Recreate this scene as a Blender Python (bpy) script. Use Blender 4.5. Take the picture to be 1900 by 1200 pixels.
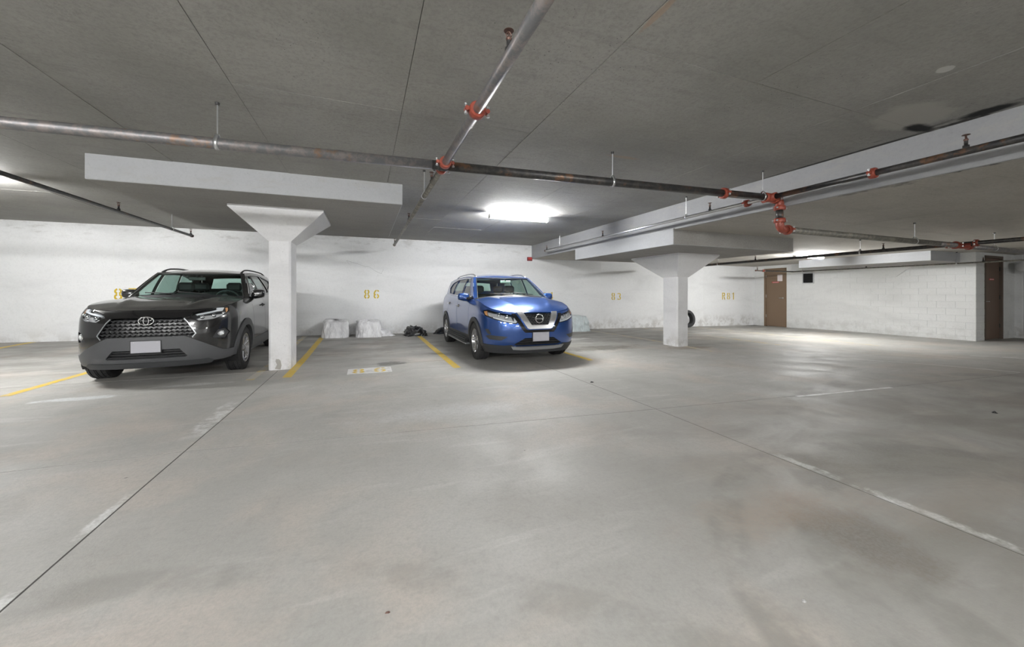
import bpy, math, random
import numpy as np
from mathutils import Vector, Matrix, noise
from mathutils.geometry import delaunay_2d_cdt
random.seed(7)
PI = math.pi
for o in list(bpy.data.objects): bpy.data.objects.remove(o)
SC = bpy.context.scene
COL = SC.collection

# ------------------------------------------------------------------ camera, world, exposure
cam_d = bpy.data.cameras.new('camera'); cam = bpy.data.objects.new('camera', cam_d); COL.objects.link(cam)
cam.location = (0, 0, 1.22); cam.rotation_euler = (PI/2, 0, math.radians(-21.2))
cam_d.sensor_width = 36; cam_d.lens = 702/1900*36; cam_d.shift_y = -56/1900; cam_d.clip_start = .05
SC.camera = cam
w = bpy.data.worlds.new('world'); SC.world = w; w.use_nodes = True
w.node_tree.nodes['Background'].inputs[0].default_value = (.9, .95, 1, 1)
w.node_tree.nodes['Background'].inputs[1].default_value = .03
SC.view_settings.view_transform = 'Standard'; SC.view_settings.look = 'None'
SC.view_settings.gamma = 1; SC.view_settings.use_curve_mapping = False
SC.view_settings.exposure = 0.95
LAMP = 178.0

# ------------------------------------------------------------------ materials
def nt(m): return m.node_tree.nodes, m.node_tree.links
def mat(name, col, rough=.6, metal=0, coat=0, spec=.5, emis=None, es=0):
    m = bpy.data.materials.new(name); m.use_nodes = True
    b = m.node_tree.nodes['Principled BSDF']
    b.inputs['Base Color'].default_value = (*col, 1); b.inputs['Roughness'].default_value = rough
    b.inputs['Metallic'].default_value = metal; b.inputs['Coat Weight'].default_value = coat
    b.inputs['Coat Roughness'].default_value = .04; b.inputs['Specular IOR Level'].default_value = spec
    if emis: b.inputs['Emission Color'].default_value = (*emis, 1); b.inputs['Emission Strength'].default_value = es
    return m
class NB:
    """small node-building helper"""
    def __init__(s, m):
        s.m = m; s.n, s.l = nt(m); s.b = s.n['Principled BSDF']
        s.co = s.n.new('ShaderNodeTexCoord').outputs['Object']
        s.geo = s.n.new('ShaderNodeNewGeometry').outputs['Position']
    def put(s, sock, v):
        if isinstance(v, bpy.types.NodeSocket): s.l.new(v, sock)
        elif v is not None: sock.default_value = v
    def map(s, co, scale=(1, 1, 1), loc=(0, 0, 0), rot=(0, 0, 0)):
        n = s.n.new('ShaderNodeMapping'); s.l.new(co, n.inputs[0])
        n.inputs['Scale'].default_value = scale; n.inputs['Location'].default_value = loc; n.inputs['Rotation'].default_value = rot
        return n.outputs[0]
    def noise(s, co, sc, det=4, rough=.55, dist=0):
        n = s.n.new('ShaderNodeTexNoise'); s.l.new(co, n.inputs['Vector'])
        n.inputs['Scale'].default_value = sc; n.inputs['Detail'].default_value = det
        n.inputs['Roughness'].default_value = rough; n.inputs['Distortion'].default_value = dist
        return n.outputs['Fac']
    def voro(s, co, sc):
        n = s.n.new('ShaderNodeTexVoronoi'); s.l.new(co, n.inputs['Vector']); n.inputs['Scale'].default_value = sc
        return n.outputs['Distance']
    def ramp(s, f, lo, hi, a=0., b=1.):
        n = s.n.new('ShaderNodeMapRange'); n.interpolation_type = 'SMOOTHSTEP'
        s.put(n.inputs[0], f); n.inputs[1].default_value = lo; n.inputs[2].default_value = hi
        n.inputs[3].default_value = a; n.inputs[4].default_value = b
        return n.outputs[0]
    def math(s, op, a, b=None):
        n = s.n.new('ShaderNodeMath'); n.operation = op; s.put(n.inputs[0], a); s.put(n.inputs[1], b)
        return n.outputs[0]
    def mix(s, f, a, b, mode='MIX'):
        n = s.n.new('ShaderNodeMix'); n.data_type = 'RGBA'; n.blend_type = mode
        s.put(n.inputs[0], f)
        s.put(n.inputs[6], (*a, 1) if isinstance(a, tuple) else a); s.put(n.inputs[7], (*b, 1) if isinstance(b, tuple) else b)
        return n.outputs[2]
    def sep(s, co):
        n = s.n.new('ShaderNodeSeparateXYZ'); s.l.new(co, n.inputs[0]); return n.outputs
    def bump(s, h, strength=.3, dist=.01):
        n = s.n.new('ShaderNodeBump'); n.inputs['Strength'].default_value = strength; n.inputs['Distance'].default_value = dist
        s.l.new(h, n.inputs['Height']); s.l.new(n.outputs[0], s.b.inputs['Normal'])
    def color(s, c): s.put(s.b.inputs['Base Color'], c)
    def rough(s, c): s.put(s.b.inputs['Roughness'], c)

# concrete floor: worn, mottled, tyre sweeps, white lime along the joints
M = {}
def floor_mat():
    m = mat('floor_concrete', (.4, .4, .38), .5, spec=.3); q = NB(m); g = q.geo
    n1 = q.noise(g, .35, 5, .6); n2 = q.noise(g, 1.6, 6, .6, .6); n3 = q.noise(g, 60, 3, .7)
    sw = q.noise(q.map(g, (.5, 2.4, 1), rot=(0, 0, .25)), 1.5, 5, .6, 1.2)
    c = q.mix(q.ramp(n1, .35, .68), (.365, .36, .338), (.46, .45, .428))
    c = q.mix(q.ramp(n2, .45, .75, 0, .45), c, (.335, .325, .30))
    c = q.mix(q.ramp(sw, .52, .72, 0, .35), c, (.58, .575, .555))
    c = q.mix(q.ramp(q.noise(g, .8, 4, .6, .3), .47, .68, 0, .6), c, (.52, .46, .405))
    x, y, z = q.sep(g)
    # dark stains inside the bays by the back wall and in the right of the aisle
    bay = q.math('MULTIPLY', q.ramp(y, 6.6, 8.5), q.ramp(q.noise(q.map(g, (.7, 1.6, 1)), 1.1, 5, .65), .36, .6, 0, .6))
    c = q.mix(bay, c, (.19, .18, .16))
    rt = q.math('MULTIPLY', q.math('MULTIPLY', q.ramp(x, .8, 3.2), q.ramp(y, 3.6, 2.2)), q.ramp(q.noise(q.map(g, (1, 1.7, 1)), .9, 5, .6, .8), .3, .65, .25, .85))
    c = q.mix(rt, c, (.23, .215, .19))
    # white lime deposits beside joints
    def strip(axis, at, wd, lo, hi, other, thr=.52):
        d = q.math('ABSOLUTE', q.math('SUBTRACT', axis, at)); 
        d = q.math('ADD', d, q.math('MULTIPLY', q.math('SUBTRACT', q.noise(g, 5, 4, .7), .5), wd*1.3))
        a = q.ramp(d, wd*.35, wd*.75, 1, 0)
        b = q.math('MULTIPLY', q.ramp(other, lo, lo+.3), q.ramp(other, hi-.4, hi, 1, 0))
        return q.math('MULTIPLY', q.math('MULTIPLY', a, b), q.ramp(q.noise(g, 3.1, 5, .75), thr-.1, thr+.08))
    for s_ in (strip(x, 2.905, .07, .6, 2.1, y, .50), strip(x, -1.40, .13, 3.9, 5.3, y, .5), strip(x, -1.33, .05, .8, 3.2, y, .56)):
        c = q.mix(q.math('MULTIPLY', s_, .85), c, (.72, .73, .72))
    # pale patches in front of the black car, dark damp spots in the middle bay and near the right column
    def blob(cx, cy, rx, ry, soft, amt, colr, c):
        dx = q.math('DIVIDE', q.math('SUBTRACT', x, cx), rx); dy = q.math('DIVIDE', q.math('SUBTRACT', y, cy), ry)
        d = q.math('SQRT', q.math('ADD', q.math('MULTIPLY', dx, dx), q.math('MULTIPLY', dy, dy)))
        d = q.math('ADD', d, q.math('MULTIPLY', q.math('SUBTRACT', q.noise(g, 4.5, 5, .7), .5), 1.5))
        return q.mix(q.ramp(d, 1-soft, 1, amt, 0), c, colr)
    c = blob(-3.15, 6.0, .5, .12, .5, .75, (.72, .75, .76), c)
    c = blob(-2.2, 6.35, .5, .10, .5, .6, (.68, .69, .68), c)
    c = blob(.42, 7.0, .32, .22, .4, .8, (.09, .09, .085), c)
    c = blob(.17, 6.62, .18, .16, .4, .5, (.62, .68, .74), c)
    c = blob(4.9, 7.3, 1.3, .45, .6, .75, (.13, .12, .10), c)
    c = blob(6.9, 6.6, .8, .3, .6, .6, (.22, .17, .12), c)
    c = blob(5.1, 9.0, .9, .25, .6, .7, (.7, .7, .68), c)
    c = blob(2.3, 1.15, .35, .45, .7, .55, (.15, .12, .10), c)
    c = blob(3.5, 1.7, .9, .25, .8, .5, (.17, .16, .145), c)
    c = blob(2.2, 1.45, .9, .3, .9, .4, (.36, .27, .21), c); c = blob(3.4, 1.1, 1.2, .25, .9, .35, (.30, .25, .20), c); c = blob(-.9, 1.7, .9, .4, .9, .35, (.58, .49, .43), c)
    c = blob(16.0, 11.6, .8, .4, .6, .9, (.04, .04, .035), c)
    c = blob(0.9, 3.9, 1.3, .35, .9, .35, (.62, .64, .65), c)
    dots = q.ramp(q.voro(g, 2.3), .02, .03, 1, 0)
    c = q.mix(q.math('MULTIPLY', dots, .6), c, (.06, .055, .05))
    def ring(cx, cy, r0, wd, a0, c):
        dx = q.math('SUBTRACT', x, cx); dy = q.math('SUBTRACT', y, cy)
        d = q.math('ABSOLUTE', q.math('SUBTRACT', q.math('SQRT', q.math('ADD', q.math('MULTIPLY', dx, dx), q.math('MULTIPLY', dy, dy))), r0))
        k = q.math('MULTIPLY', q.ramp(d, wd*.5, wd, 1, 0), q.ramp(q.noise(g, 1.7, 5, .7), .42, .62, 0, a0))
        return q.mix(k, c, (.20, .19, .175))
    c = ring(3.0, .2, 1.75, .12, .55, c); c = ring(3.0, .2, 1.35, .10, .5, c); c = ring(-1.5, -1.5, 3.6, .11, .35, c); c = ring(6.5, -2.0, 5.2, .14, .5, c)
    c = q.mix(q.ramp(q.noise(g, 22, 5, .75), .45, .7, 0, .28), c, (.26, .25, .235))
    c = q.mix(q.ramp(n3, .35, .7, .0, .35), c, (.30, .30, .285))
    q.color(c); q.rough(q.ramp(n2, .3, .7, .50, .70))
    q.bump(q.math('ADD', n3, q.math('MULTIPLY', n2, 1.5)), .25, .004)
    return m
def ceiling_mat(name, a, b):
    m = mat(name, a, .85); q = NB(m); g = q.geo
    n1 = q.noise(g, .5, 5, .6); n2 = q.noise(q.map(g, (1, 5, 1)), 2.2, 5, .65, .4)
    c = q.mix(q.ramp(n1, .3, .7), a, b)
    c = q.mix(q.ramp(n2, .5, .75, 0, .3), c, tuple(v*.62 for v in a))
    c = q.mix(q.ramp(q.noise(g, 38, 4, .75), .4, .7, 0, .35), c, tuple(v*.6 for v in a))
    c = q.mix(q.ramp(q.noise(q.map(g, (1, .35, 1)), 7, 5, .7), .55, .8, 0, .3), c, tuple(min(1, v*1.5) for v in a))
    pit = q.math('MULTIPLY', q.ramp(q.voro(g, 26), .07, .12, 1, 0), q.ramp(q.noise(g, 1.1, 3), .5, .62))
    c = q.mix(q.math('MULTIPLY', pit, .8), c, (.02, .02, .02))
    wp = q.math('MULTIPLY', q.ramp(q.voro(g, 9), .03, .05, 1, 0), q.ramp(q.noise(g, .9, 3), .55, .62))
    c = q.mix(q.math('MULTIPLY', wp, .5), c, (.5, .5, .48))
    x, y, z = q.sep(g)
    # black leak stains and a pale patch along the step face
    e = q.math('SUBTRACT', 5.32, x)
    hh = q.math('MULTIPLY', q.ramp(q.math('ABSOLUTE', e), .0, .32, 1, 0), q.ramp(q.noise(q.map(g, (2, .8, 1)), 2.6, 5, .7), .48, .6))
    hh = q.math('MULTIPLY', hh, q.math('MULTIPLY', q.ramp(y, 1.0, 1.4), q.ramp(y, 2.2, 3.6, 1, 0)))
    c = q.mix(hh, c, (.008, .008, .008))
    def blob(cx, cy, rx, ry, soft, amt, colr, c):
        dx = q.math('DIVIDE', q.math('SUBTRACT', x, cx), rx); dy = q.math('DIVIDE', q.math('SUBTRACT', y, cy), ry)
        d = q.math('SQRT', q.math('ADD', q.math('MULTIPLY', dx, dx), q.math('MULTIPLY', dy, dy)))
        d = q.math('ADD', d, q.math('MULTIPLY', q.math('SUBTRACT', q.noise(g, 5, 5, .7), .5), .9))
        return q.mix(q.ramp(d, 1-soft, 1, amt, 0), c, colr)
    c = blob(4.72, 1.93, .42, .30, .3, .85, (.40, .39, .36), c)
    c = blob(5.12, 2.03, .26, .10, .5, 1, (.005, .005, .005), c); c = blob(5.2, 1.62, .12, .22, .5, 1, (.005, .005, .005), c)
    c = blob(5.29, 2.7, .05, 1.3, .6, .9, (.02, .02, .02), c)
    c = blob(3.94, 1.43, .06, .05, .2, .8, (.6, .6, .58), c)
    c = blob(1.6, 1.75, .03, .22, .5, .6, (.42, .30, .2), c)
    c = blob(2.9, 3.75, .3, .05, .5, .5, (.36, .26, .18), c)
    q.color(c); q.bump(q.math('ADD', n2, q.noise(g, 40, 3)), .25, .006)
    return m
def wall_mat(name, a=(.75, .757, .762), dirt=.5):
    m = mat(name, a, .7); q = NB(m); g = q.geo
    n1 = q.noise(q.map(g, (.5, .5, 1.6)), 1.0, 6, .62, .5); n2 = q.noise(g, 7, 6, .7)
    c = q.mix(q.ramp(n1, .42, .75, 0, .55), a, tuple(v*.78 for v in a))
    c = q.mix(q.ramp(n2, .55, .78, 0, .35), c, tuple(v*.7 for v in a))
    c = q.mix(q.ramp(q.noise(g, 30, 4, .75), .45, .7, 0, .22), c, tuple(v*.7 for v in a))
    c = q.mix(q.math('MULTIPLY', q.ramp(q.sep(g)[2], 2.35, 2.75), q.ramp(q.noise(q.map(g, (1, 1, 3)), 2.2, 6, .7), .5, .68, 0, .5)), c, (.38, .37, .35))
    pit = q.math('MULTIPLY', q.ramp(q.voro(g, 11), .04, .07, 1, 0), q.ramp(q.noise(g, 1.4, 3), .5, .6))
    c = q.mix(q.math('MULTIPLY', pit, .7), c, (.12, .12, .12))
    x, y, z = q.sep(g)
    low = q.math('MULTIPLY', q.ramp(z, .0, .45, 1, 0), q.ramp(q.noise(g, 4, 5, .7), .42, .62))
    c = q.mix(q.math('MULTIPLY', low, dirt), c, (.33, .31, .28))
    q.color(c); q.bump(q.math('ADD', n2, q.noise(g, 45, 2)), .35, .006)
    return m
def paint_mat(name, col, wear, under=(.42, .41, .39), sc=9, thr=.5):
    m = mat(name, col, .6); q = NB(m)
    n = q.noise(q.geo, sc, 6, .75)
    q.color(q.mix(q.ramp(n, thr, thr+.12, 0, wear), q.mix(q.noise(q.geo, 3, 3), col, tuple(v*.8 for v in col)), under))
    return m
def pipe_mat(name, a, b, c3, metal=.5, rough=.42):
    m = mat(name, a, rough, metal); q = NB(m); g = q.geo
    c = q.mix(q.ramp(q.noise(g, 14, 6, .7), .42, .62), a, b)
    c = q.mix(q.ramp(q.noise(g, 3.1, 5, .7), .56, .66, 0, .8), c, c3)
    q.color(c); q.bump(q.noise(g, 60, 3), .2, .002)
    return m
def glass_mat(name, tint, refl=1.0):
    m = bpy.data.materials.new(name); m.use_nodes = True; n, l = nt(m)
    n.remove(n['Principled BSDF']); out = n['Material Output']
    t = n.new('ShaderNodeBsdfTransparent'); t.inputs[0].default_value = (*tint, 1)
    gl = n.new('ShaderNodeBsdfGlossy'); gl.inputs['Roughness'].default_value = .02
    ge = n.new('ShaderNodeNewGeometry'); dt = n.new('ShaderNodeVectorMath'); dt.operation = 'DOT_PRODUCT'
    l.new(ge.outputs['Incoming'], dt.inputs[0]); l.new(ge.outputs['Normal'], dt.inputs[1])
    def mth(op, a, b_=None):
        k = n.new('ShaderNodeMath'); k.operation = op; k.use_clamp = op == 'ADD'
        for i, v in enumerate((a, b_)):
            if v is None: continue
            if isinstance(v, (int, float)): k.inputs[i].default_value = v
            else: l.new(v, k.inputs[i])
        return k.outputs[0]
    pw = mth('POWER', mth('SUBTRACT', 1.0, mth('ABSOLUTE', dt.outputs['Value'])), 4.5)
    fr = mth('ADD', mth('MULTIPLY', pw, .9), .045*refl)
    mx = n.new('ShaderNodeMixShader'); l.new(fr, mx.inputs[0])
    l.new(t.outputs[0], mx.inputs[1]); l.new(gl.outputs[0], mx.inputs[2]); l.new(mx.outputs[0], out.inputs[0])
    return m
M['floor'] = floor_mat()
M['ceil'] = ceiling_mat('ceiling_concrete', (.285, .28, .262), (.385, .38, .357))
M['ceil_low'] = ceiling_mat('low_ceiling_concrete', (.43, .41, .37), (.53, .505, .46))
M['beam'] = wall_mat('grey_painted_concrete', (.42, .43, .445), .3)
M['step'] = wall_mat('grey_step_concrete', (.33, .335, .345), .3)
M['wall'] = wall_mat('white_painted_concrete')
M['block'] = wall_mat('white_painted_block', (.78, .79, .785), .22)
M['column'] = wall_mat('white_painted_column', (.78, .78, .79), .45)
M['filler'] = mat('dark_joint_filler', (.075, .072, .068), .95)  # dark strips laid in the floor grooves so the joints read dark
M['mortar'] = mat('mortar_joint', (.74, .75, .74), .9)
M['joint'] = mat('joint_filler', (.16, .155, .145), .9)
M['yellow'] = paint_mat('yellow_line_paint', (.72, .50, .06), .55)
M['yellow_faint'] = paint_mat('faded_yellow_paint', (.62, .50, .22), .9, (.46, .45, .42), 4, .40)
M['yellow_wall'] = paint_mat('yellow_stencil_paint', (.62, .44, .02), .12, (.7, .68, .5))
M['white_line'] = paint_mat('white_line_paint', (.75, .75, .74), .8, (.46, .46, .44), 6, .48)
M['pipe'] = pipe_mat('black_steel_pipe', (.035, .035, .036), (.07, .065, .06), (.17, .09, .05), .35, .4)
M['pipe_grey'] = pipe_mat('dull_steel_pipe', (.20, .20, .21), (.30, .27, .26), (.32, .20, .13), .6, .45)
M['pipe_tan'] = pipe_mat('weathered_steel_pipe', (.14, .135, .12), (.24, .225, .19), (.30, .28, .23), .3, .5)
M['galv'] = mat('galvanised_steel', (.62, .63, .64), .32, .9)
M['red'] = pipe_mat('red_coupling_enamel', (.25, .045, .027), (.33, .075, .045), (.25, .06, .04), .1, .4)
M['steel'] = mat('zinc_steel', (.6, .6, .6), .4, .8)
M['dark_steel'] = mat('dark_steel', (.06, .06, .06), .5, .6)
M['brass'] = mat('old_brass', (.13, .075, .06), .5, .6)
M['door'] = mat('brown_door_enamel', (.205, .14, .09), .5)
M['door_dark'] = mat('dark_brown_door_enamel', (.17, .115, .085), .5)
M['frame_dark'] = mat('door_frame_enamel', (.13, .10, .08), .6)
M['rubber'] = mat('tyre_rubber', (.028, .028, .03), .7)
M['rubber_tread'] = mat('tyre_tread_rubber', (.03, .03, .031), .85)
M['black'] = mat('matt_black', (.008, .008, .009), .8)
M['black_plastic'] = mat('black_plastic', (.025, .026, .028), .5)
M['lamp_body'] = mat('lamp_body', (.8, .8, .8), .4)
M['lamp'] = mat('lamp_diffuser', (.9, .9, .9), .4, emis=(.985, .985, .975), es=LAMP)
M['chrome'] = mat('chrome', (.82, .83, .85), .08, 1)
M['silver'] = mat('silver_alloy', (.62, .62, .63), .25, .9)
M['silver_paint'] = mat('satin_silver', (.55, .56, .58), .3, .7)
M['plate'] = mat('blank_licence_plate', (.42, .42, .46), .5)
M['seat'] = mat('black_seat_fabric', (.022, .023, .025), .7)
M['seat_grey'] = mat('charcoal_seat_fabric', (.06, .065, .07), .8)
M['red_sign'] = mat('red_sign', (.5, .05, .04), .5)
M['white_sign'] = mat('white_paper', (.75, .68, .68), .6)
M['alarm'] = mat('red_alarm_box', (.20, .03, .035), .5)
M['glass'] = glass_mat('car_glass', (.72, .90, .84), 1.3)
M['glass_dark'] = glass_mat('tinted_car_glass', (.42, .52, .49), 2.0)
M['lens'] = glass_mat('headlamp_lens', (.93, .95, .97), 1.3)

# ------------------------------------------------------------------ object helpers
ORG = {}
def link(name, me, m, parent=None, smooth=False):
    o = bpy.data.objects.new(name, me); COL.objects.link(o)
    if m and not me.materials: me.materials.append(m)
    if parent is not None:
        o.parent = parent; ORG[o] = ORG.get(parent, Vector((0, 0, 0)))
    return o
def mesh(name, V, F, m, parent=None, smooth=False):
    off = ORG.get(parent, Vector((0, 0, 0))) if parent is not None else Vector((0, 0, 0))
    me = bpy.data.meshes.new(name)
    me.from_pydata([(v[0]-off[0], v[1]-off[1], v[2]-off[2]) for v in V], [], F); me.update()
    if smooth: me.polygons.foreach_set('use_smooth', [True]*len(me.polygons))
    return link(name, me, m, parent)
class MB:
    def __init__(s): s.V = []; s.F = []
    def add(s, V, F):
        n = len(s.V); s.V += [tuple(v) for v in V]; s.F += [[i+n for i in f] for f in F]; return s
    def box(s, a, b, bev=0):
        (x0, y0, z0), (x1, y1, z1) = a, b
        if bev <= 0:
            return s.add([(x0,y0,z0),(x1,y0,z0),(x1,y1,z0),(x0,y1,z0),(x0,y0,z1),(x1,y0,z1),(x1,y1,z1),(x0,y1,z1)],
                [(0,3,2,1),(4,5,6,7),(0,1,5,4),(1,2,6,5),(2,3,7,6),(3,0,4,7)])
        c = bev
        def ring(z, d): return [(x0+d+c if 0 else x0+d, y0+c, z), (x0+c, y0+d, z), (x1-c, y0+d, z), (x1-d, y0+c, z), (x1-d, y1-c, z), (x1-c, y1-d, z), (x0+c, y1-d, z), (x0+d, y1-c, z)]
        R = [ring(z0, c), ring(z0+c, 0), ring(z1-c, 0), ring(z1, c)]
        V = sum(R, []); F = [list(range(7, -1, -1)), list(range(24, 32))]
        for k in range(3):
            for i in range(8): F.append([k*8+i, k*8+(i+1) % 8, (k+1)*8+(i+1) % 8, (k+1)*8+i])
        return s.add(V, F)
    def tube(s, pts, r, n=12, cap=True, rs=None):
        pts = [Vector(p) for p in pts]; k = len(pts); V = []; F = []; up = None
        for i, p in enumerate(pts):
            d = (pts[min(i+1, k-1)]-pts[max(i-1, 0)]).normalized()
            if up is None:
                up = Vector((0, 0, 1)) if abs(d.z) < .9 else Vector((1, 0, 0))
            a = d.cross(up).normalized(); b = a.cross(d).normalized(); up = b
            rr = rs[i] if rs else r
            for j in range(n):
                t = 2*PI*j/n; V.append(p+a*math.cos(t)*rr+b*math.sin(t)*rr)
        for i in range(k-1):
            for j in range(n): F.append([i*n+j, i*n+(j+1) % n, (i+1)*n+(j+1) % n, (i+1)*n+j])
        if cap: F.append(list(range(n-1, -1, -1))); F.append([(k-1)*n+j for j in range(n)])
        return s.add(V, F)
    def lathe(s, c, axis, prof, n=32, closed=False):
        """prof: (along, radius) pairs around axis through c"""
        c = Vector(c); ax = Vector(axis).normalized(); u = ax.orthogonal().normalized(); v = ax.cross(u); k = len(prof); V = []; F = []
        for a, r in prof:
            for j in range(n):
                t = 2*PI*j/n; V.append(c+ax*a+(u*math.cos(t)+v*math.sin(t))*r)
        for i in range(k-1 if not closed else k):
            for j in range(n): F.append([i*n+j, i*n+(j+1) % n, ((i+1) % k)*n+(j+1) % n, ((i+1) % k)*n+j])
        return s.add(V, F)
    def build(s, name, m, parent=None, smooth=False): return mesh(name, s.V, s.F, m, parent, smooth)
def sharp(o, deg=35):
    me = o.data; me.polygons.foreach_set('use_smooth', [True]*len(me.polygons))
    me.set_sharp_from_angle(angle=math.radians(deg)); return o
def tag(o, label, cat=None, group=None, kind=None):
    if label: o['label'] = label
    if cat: o['category'] = cat
    if group: o['group'] = group
    if kind: o['kind'] = kind
    return o
def thing(name, label, cat, loc=(0, 0, 0), rz=0, group=None):
    o = bpy.data.objects.new(name, None); COL.objects.link(o); o.location = loc; o.rotation_euler = (0, 0, rz)
    o.empty_display_size = .1
    ORG[o] = Vector(loc); return tag(o, label, cat, group)
def struct(o, label=None): o['kind'] = 'structure'; return tag(o, label)
def ss(a, b, x):
    t = max(0., min(1., (x-a)/(b-a))); return t*t*(3-2*t)
def fz(x, y):
    """height of the gently draining floor"""
    zw = .026-.0139*max(-9, min(17, x))
    base = -.02-.125*ss(6, 14.5, x); base *= ss(3, 5.2, y)
    t = ss(8, 11.85, y)
    return base*(1-t)+zw*t

# ------------------------------------------------------------------ setting
X0, X1, Y0, Y1 = -12.0, 21.5, -9.0, 11.85
ZC, ZL, XS = 2.85, 2.40, 5.32
WX = 16.2; DY = 5.26
def slab_grid(poly_fn, nu, nv):
    V = []; F = []
    for j in range(nv+1):
        for i in range(nu+1):
            x, y = poly_fn(i/nu, j/nv); V.append((x, y, fz(x, y)))
    for j in range(nv):
        for i in range(nu): a = j*(nu+1)+i; F.append([a, a+1, a+nu+2, a+nu+1])
    return V, F
b = MB().box((X0-.3, Y0-.3, -.62), (X1+.3, Y1+.3, -.30)); floor = struct(b.build('floor', M['joint']), 'grey worn concrete garage floor of large slabs')
yA = lambda x: 3.655-.02*(x+1.3) if x < -1.3 else 3.655-.123*(x+1.3)+.0018*(x+1.3)**2
xs = [X0, -9.7, -5.5, -1.305, 2.86, 6.72, 10.6, 14.5, X1]
G = .005
def add_slab(x0, x1, f0, f1, nu=4, nv=8):
    fn = lambda u, v: ((x0+G)+(x1-x0-2*G)*u, (f0(x0+(x1-x0)*u)+G)+(f1(x0+(x1-x0)*u)-f0(x0+(x1-x0)*u)-2*G)*v)
    V, F = slab_grid(fn, nu, nv); n = len(V)
    bd = [i for i in range(nu+1)]+[j*(nu+1)+nu for j in range(1, nv+1)]+[nv*(nu+1)+i for i in range(nu-1, -1, -1)]+[j*(nu+1) for j in range(nv-1, 0, -1)]
    V += [(V[i][0], V[i][1], -.32) for i in bd]
    for k in range(len(bd)): k2 = (k+1) % len(bd); F.append([bd[k], n+k, n+k2, bd[k2]])
    mesh('concrete_slab', V, F, M['floor'], floor)
for i in range(len(xs)-1):
    add_slab(xs[i], xs[i+1], lambda x: Y0, lambda x: -.8)
    add_slab(xs[i], xs[i+1], lambda x: -.8, yA, 6, 8)
    add_slab(xs[i], xs[i+1], yA, lambda x: 7.0, 6, 8)
def filler(pts):
    V = []; F = []; n = len(pts)
    for i, (x, y) in enumerate(pts):
        ax, ay = pts[max(0, i-1)]; bx, by = pts[min(n-1, i+1)]; L = math.hypot(bx-ax, by-ay); nx, ny = -(by-ay)/L, (bx-ax)/L
        for s_ in (-1, 1): V.append((x+nx*s_*(G+.002), y+ny*s_*(G+.002), fz(x, y)-.0022))
    for i in range(n-1): F.append([2*i, 2*i+1, 2*i+3, 2*i+2][::-1])
    o = mesh('joint_filler', V, F, M['filler'], floor)
    if o.data.polygons[0].normal.z < 0: o.data.flip_normals()
for xj in xs[1:-1]: filler([(xj, Y0+(7.0-Y0)*i/40) for i in range(41)])
filler([(X0+(X1-X0)*i/100, yA(X0+(X1-X0)*i/100)) for i in range(101)])
filler([(X0+(X1-X0)*i/100, 7.0) for i in range(101)]); filler([(X0+(X1-X0)*i/100, -.8) for i in range(101)])
add_slab(X0, 4.9, lambda x: 7.0, lambda x: Y1, 40, 24)
add_slab(4.9, X1, lambda x: 7.0, lambda x: Y1, 40, 24)

# ceilings
b = MB().box((X0-.3, Y0-.3, ZC+.012), (XS, Y1+.3, 3.4)); ceiling = struct(b.build('ceiling', M['joint']), 'raised bare concrete ceiling with formwork seams')
cx = [X0, -9.8, -7.28, -4.74, -3.48, -2.22, -.975, .305, 1.57, 2.83, 4.07, XS]
for i in range(len(cx)-1):
    ys = [Y0, -4., -1.4, 1.08, 3.52, 5.96, 8.4, Y1] if cx[i] < 1.5 else [Y0, -5.3, -2.8, -.4, 2.055, 4.5, 6.94, 9.4, Y1]
    for j in range(len(ys)-1):
        d = random.choice((0, .001, .002, .003)); g = .0022
        MB().box((cx[i]+g, ys[j]+g, ZC-.0+d), (cx[i+1]-g, ys[j+1]-g, ZC+.02)).build('ceiling_panel', M['ceil'], ceiling)
low = struct(MB().box((XS+.03, Y0-.3, ZL+.012), (X1+.3, Y1+.3, 3.4)).build('ceiling', M['joint']), 'lower bare concrete ceiling right of the step')
lx = [XS+.03, 7.9, 10.5, 13.1, 15.7, 18.3, X1]
ly = [Y0, -5, -1.2, 1.24, 3.9, 6.4, 9.1, Y1]
for i in range(len(lx)-1):
    for j in range(len(ly)-1):
        d = random.choice((0, .001, .002, .003)); g = .0022
        MB().box((lx[i]+g, ly[j]+g, ZL+d), (lx[i+1]-g, ly[j+1]-g, ZL+.02)).build('ceiling_panel', M['ceil_low'], low)
# step beam: painted face between the two ceiling heights, with a rounded lower arris
pr = [(XS, ZC+.3), (XS, ZL+.012)]+[(XS+.012*(1-math.cos(t)), ZL+.012*(1-math.sin(t))) for t in [PI/10*k for k in range(0, 6)]]+[(XS+.03, ZL), (XS+.03, ZC+.3)]
V = []; n = len(pr)
for yy in (Y0, Y1): V += [(x, yy, z) for x, z in pr]
F = [[i, (i+1) % n, n+(i+1) % n, n+i] for i in range(n)]+[list(range(n))[::-1], [n+i for i in range(n)]]
struct(mesh('trim_1', V, F, M['step']), 'pale grey painted beam face where the ceiling steps down')
# walls
def wallbox(name, a, b, m, label): return struct(MB().box(a, b).build(name, m), label)
wall_back = wallbox('wall_back', (X0-.3, Y1, -.4), (WX+.3, Y1+.3, 3.2), M['wall'], 'white painted concrete back wall with yellow bay numbers')
wallbox('wall_left', (X0-.3, Y0, -.4), (X0, Y1, 3.2), M['wall'], 'white concrete side wall left of the bays')
wallbox('wall_front', (X0-.3, Y0-.3, -.4), (X1+.3, Y0, 3.2), M['wall'], 'white concrete wall behind the camera')
wallbox('wall_far_right', (X1, Y0, -.4), (X1+.3, Y1, 3.2), M['wall'], 'white concrete wall at the right end')
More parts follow.
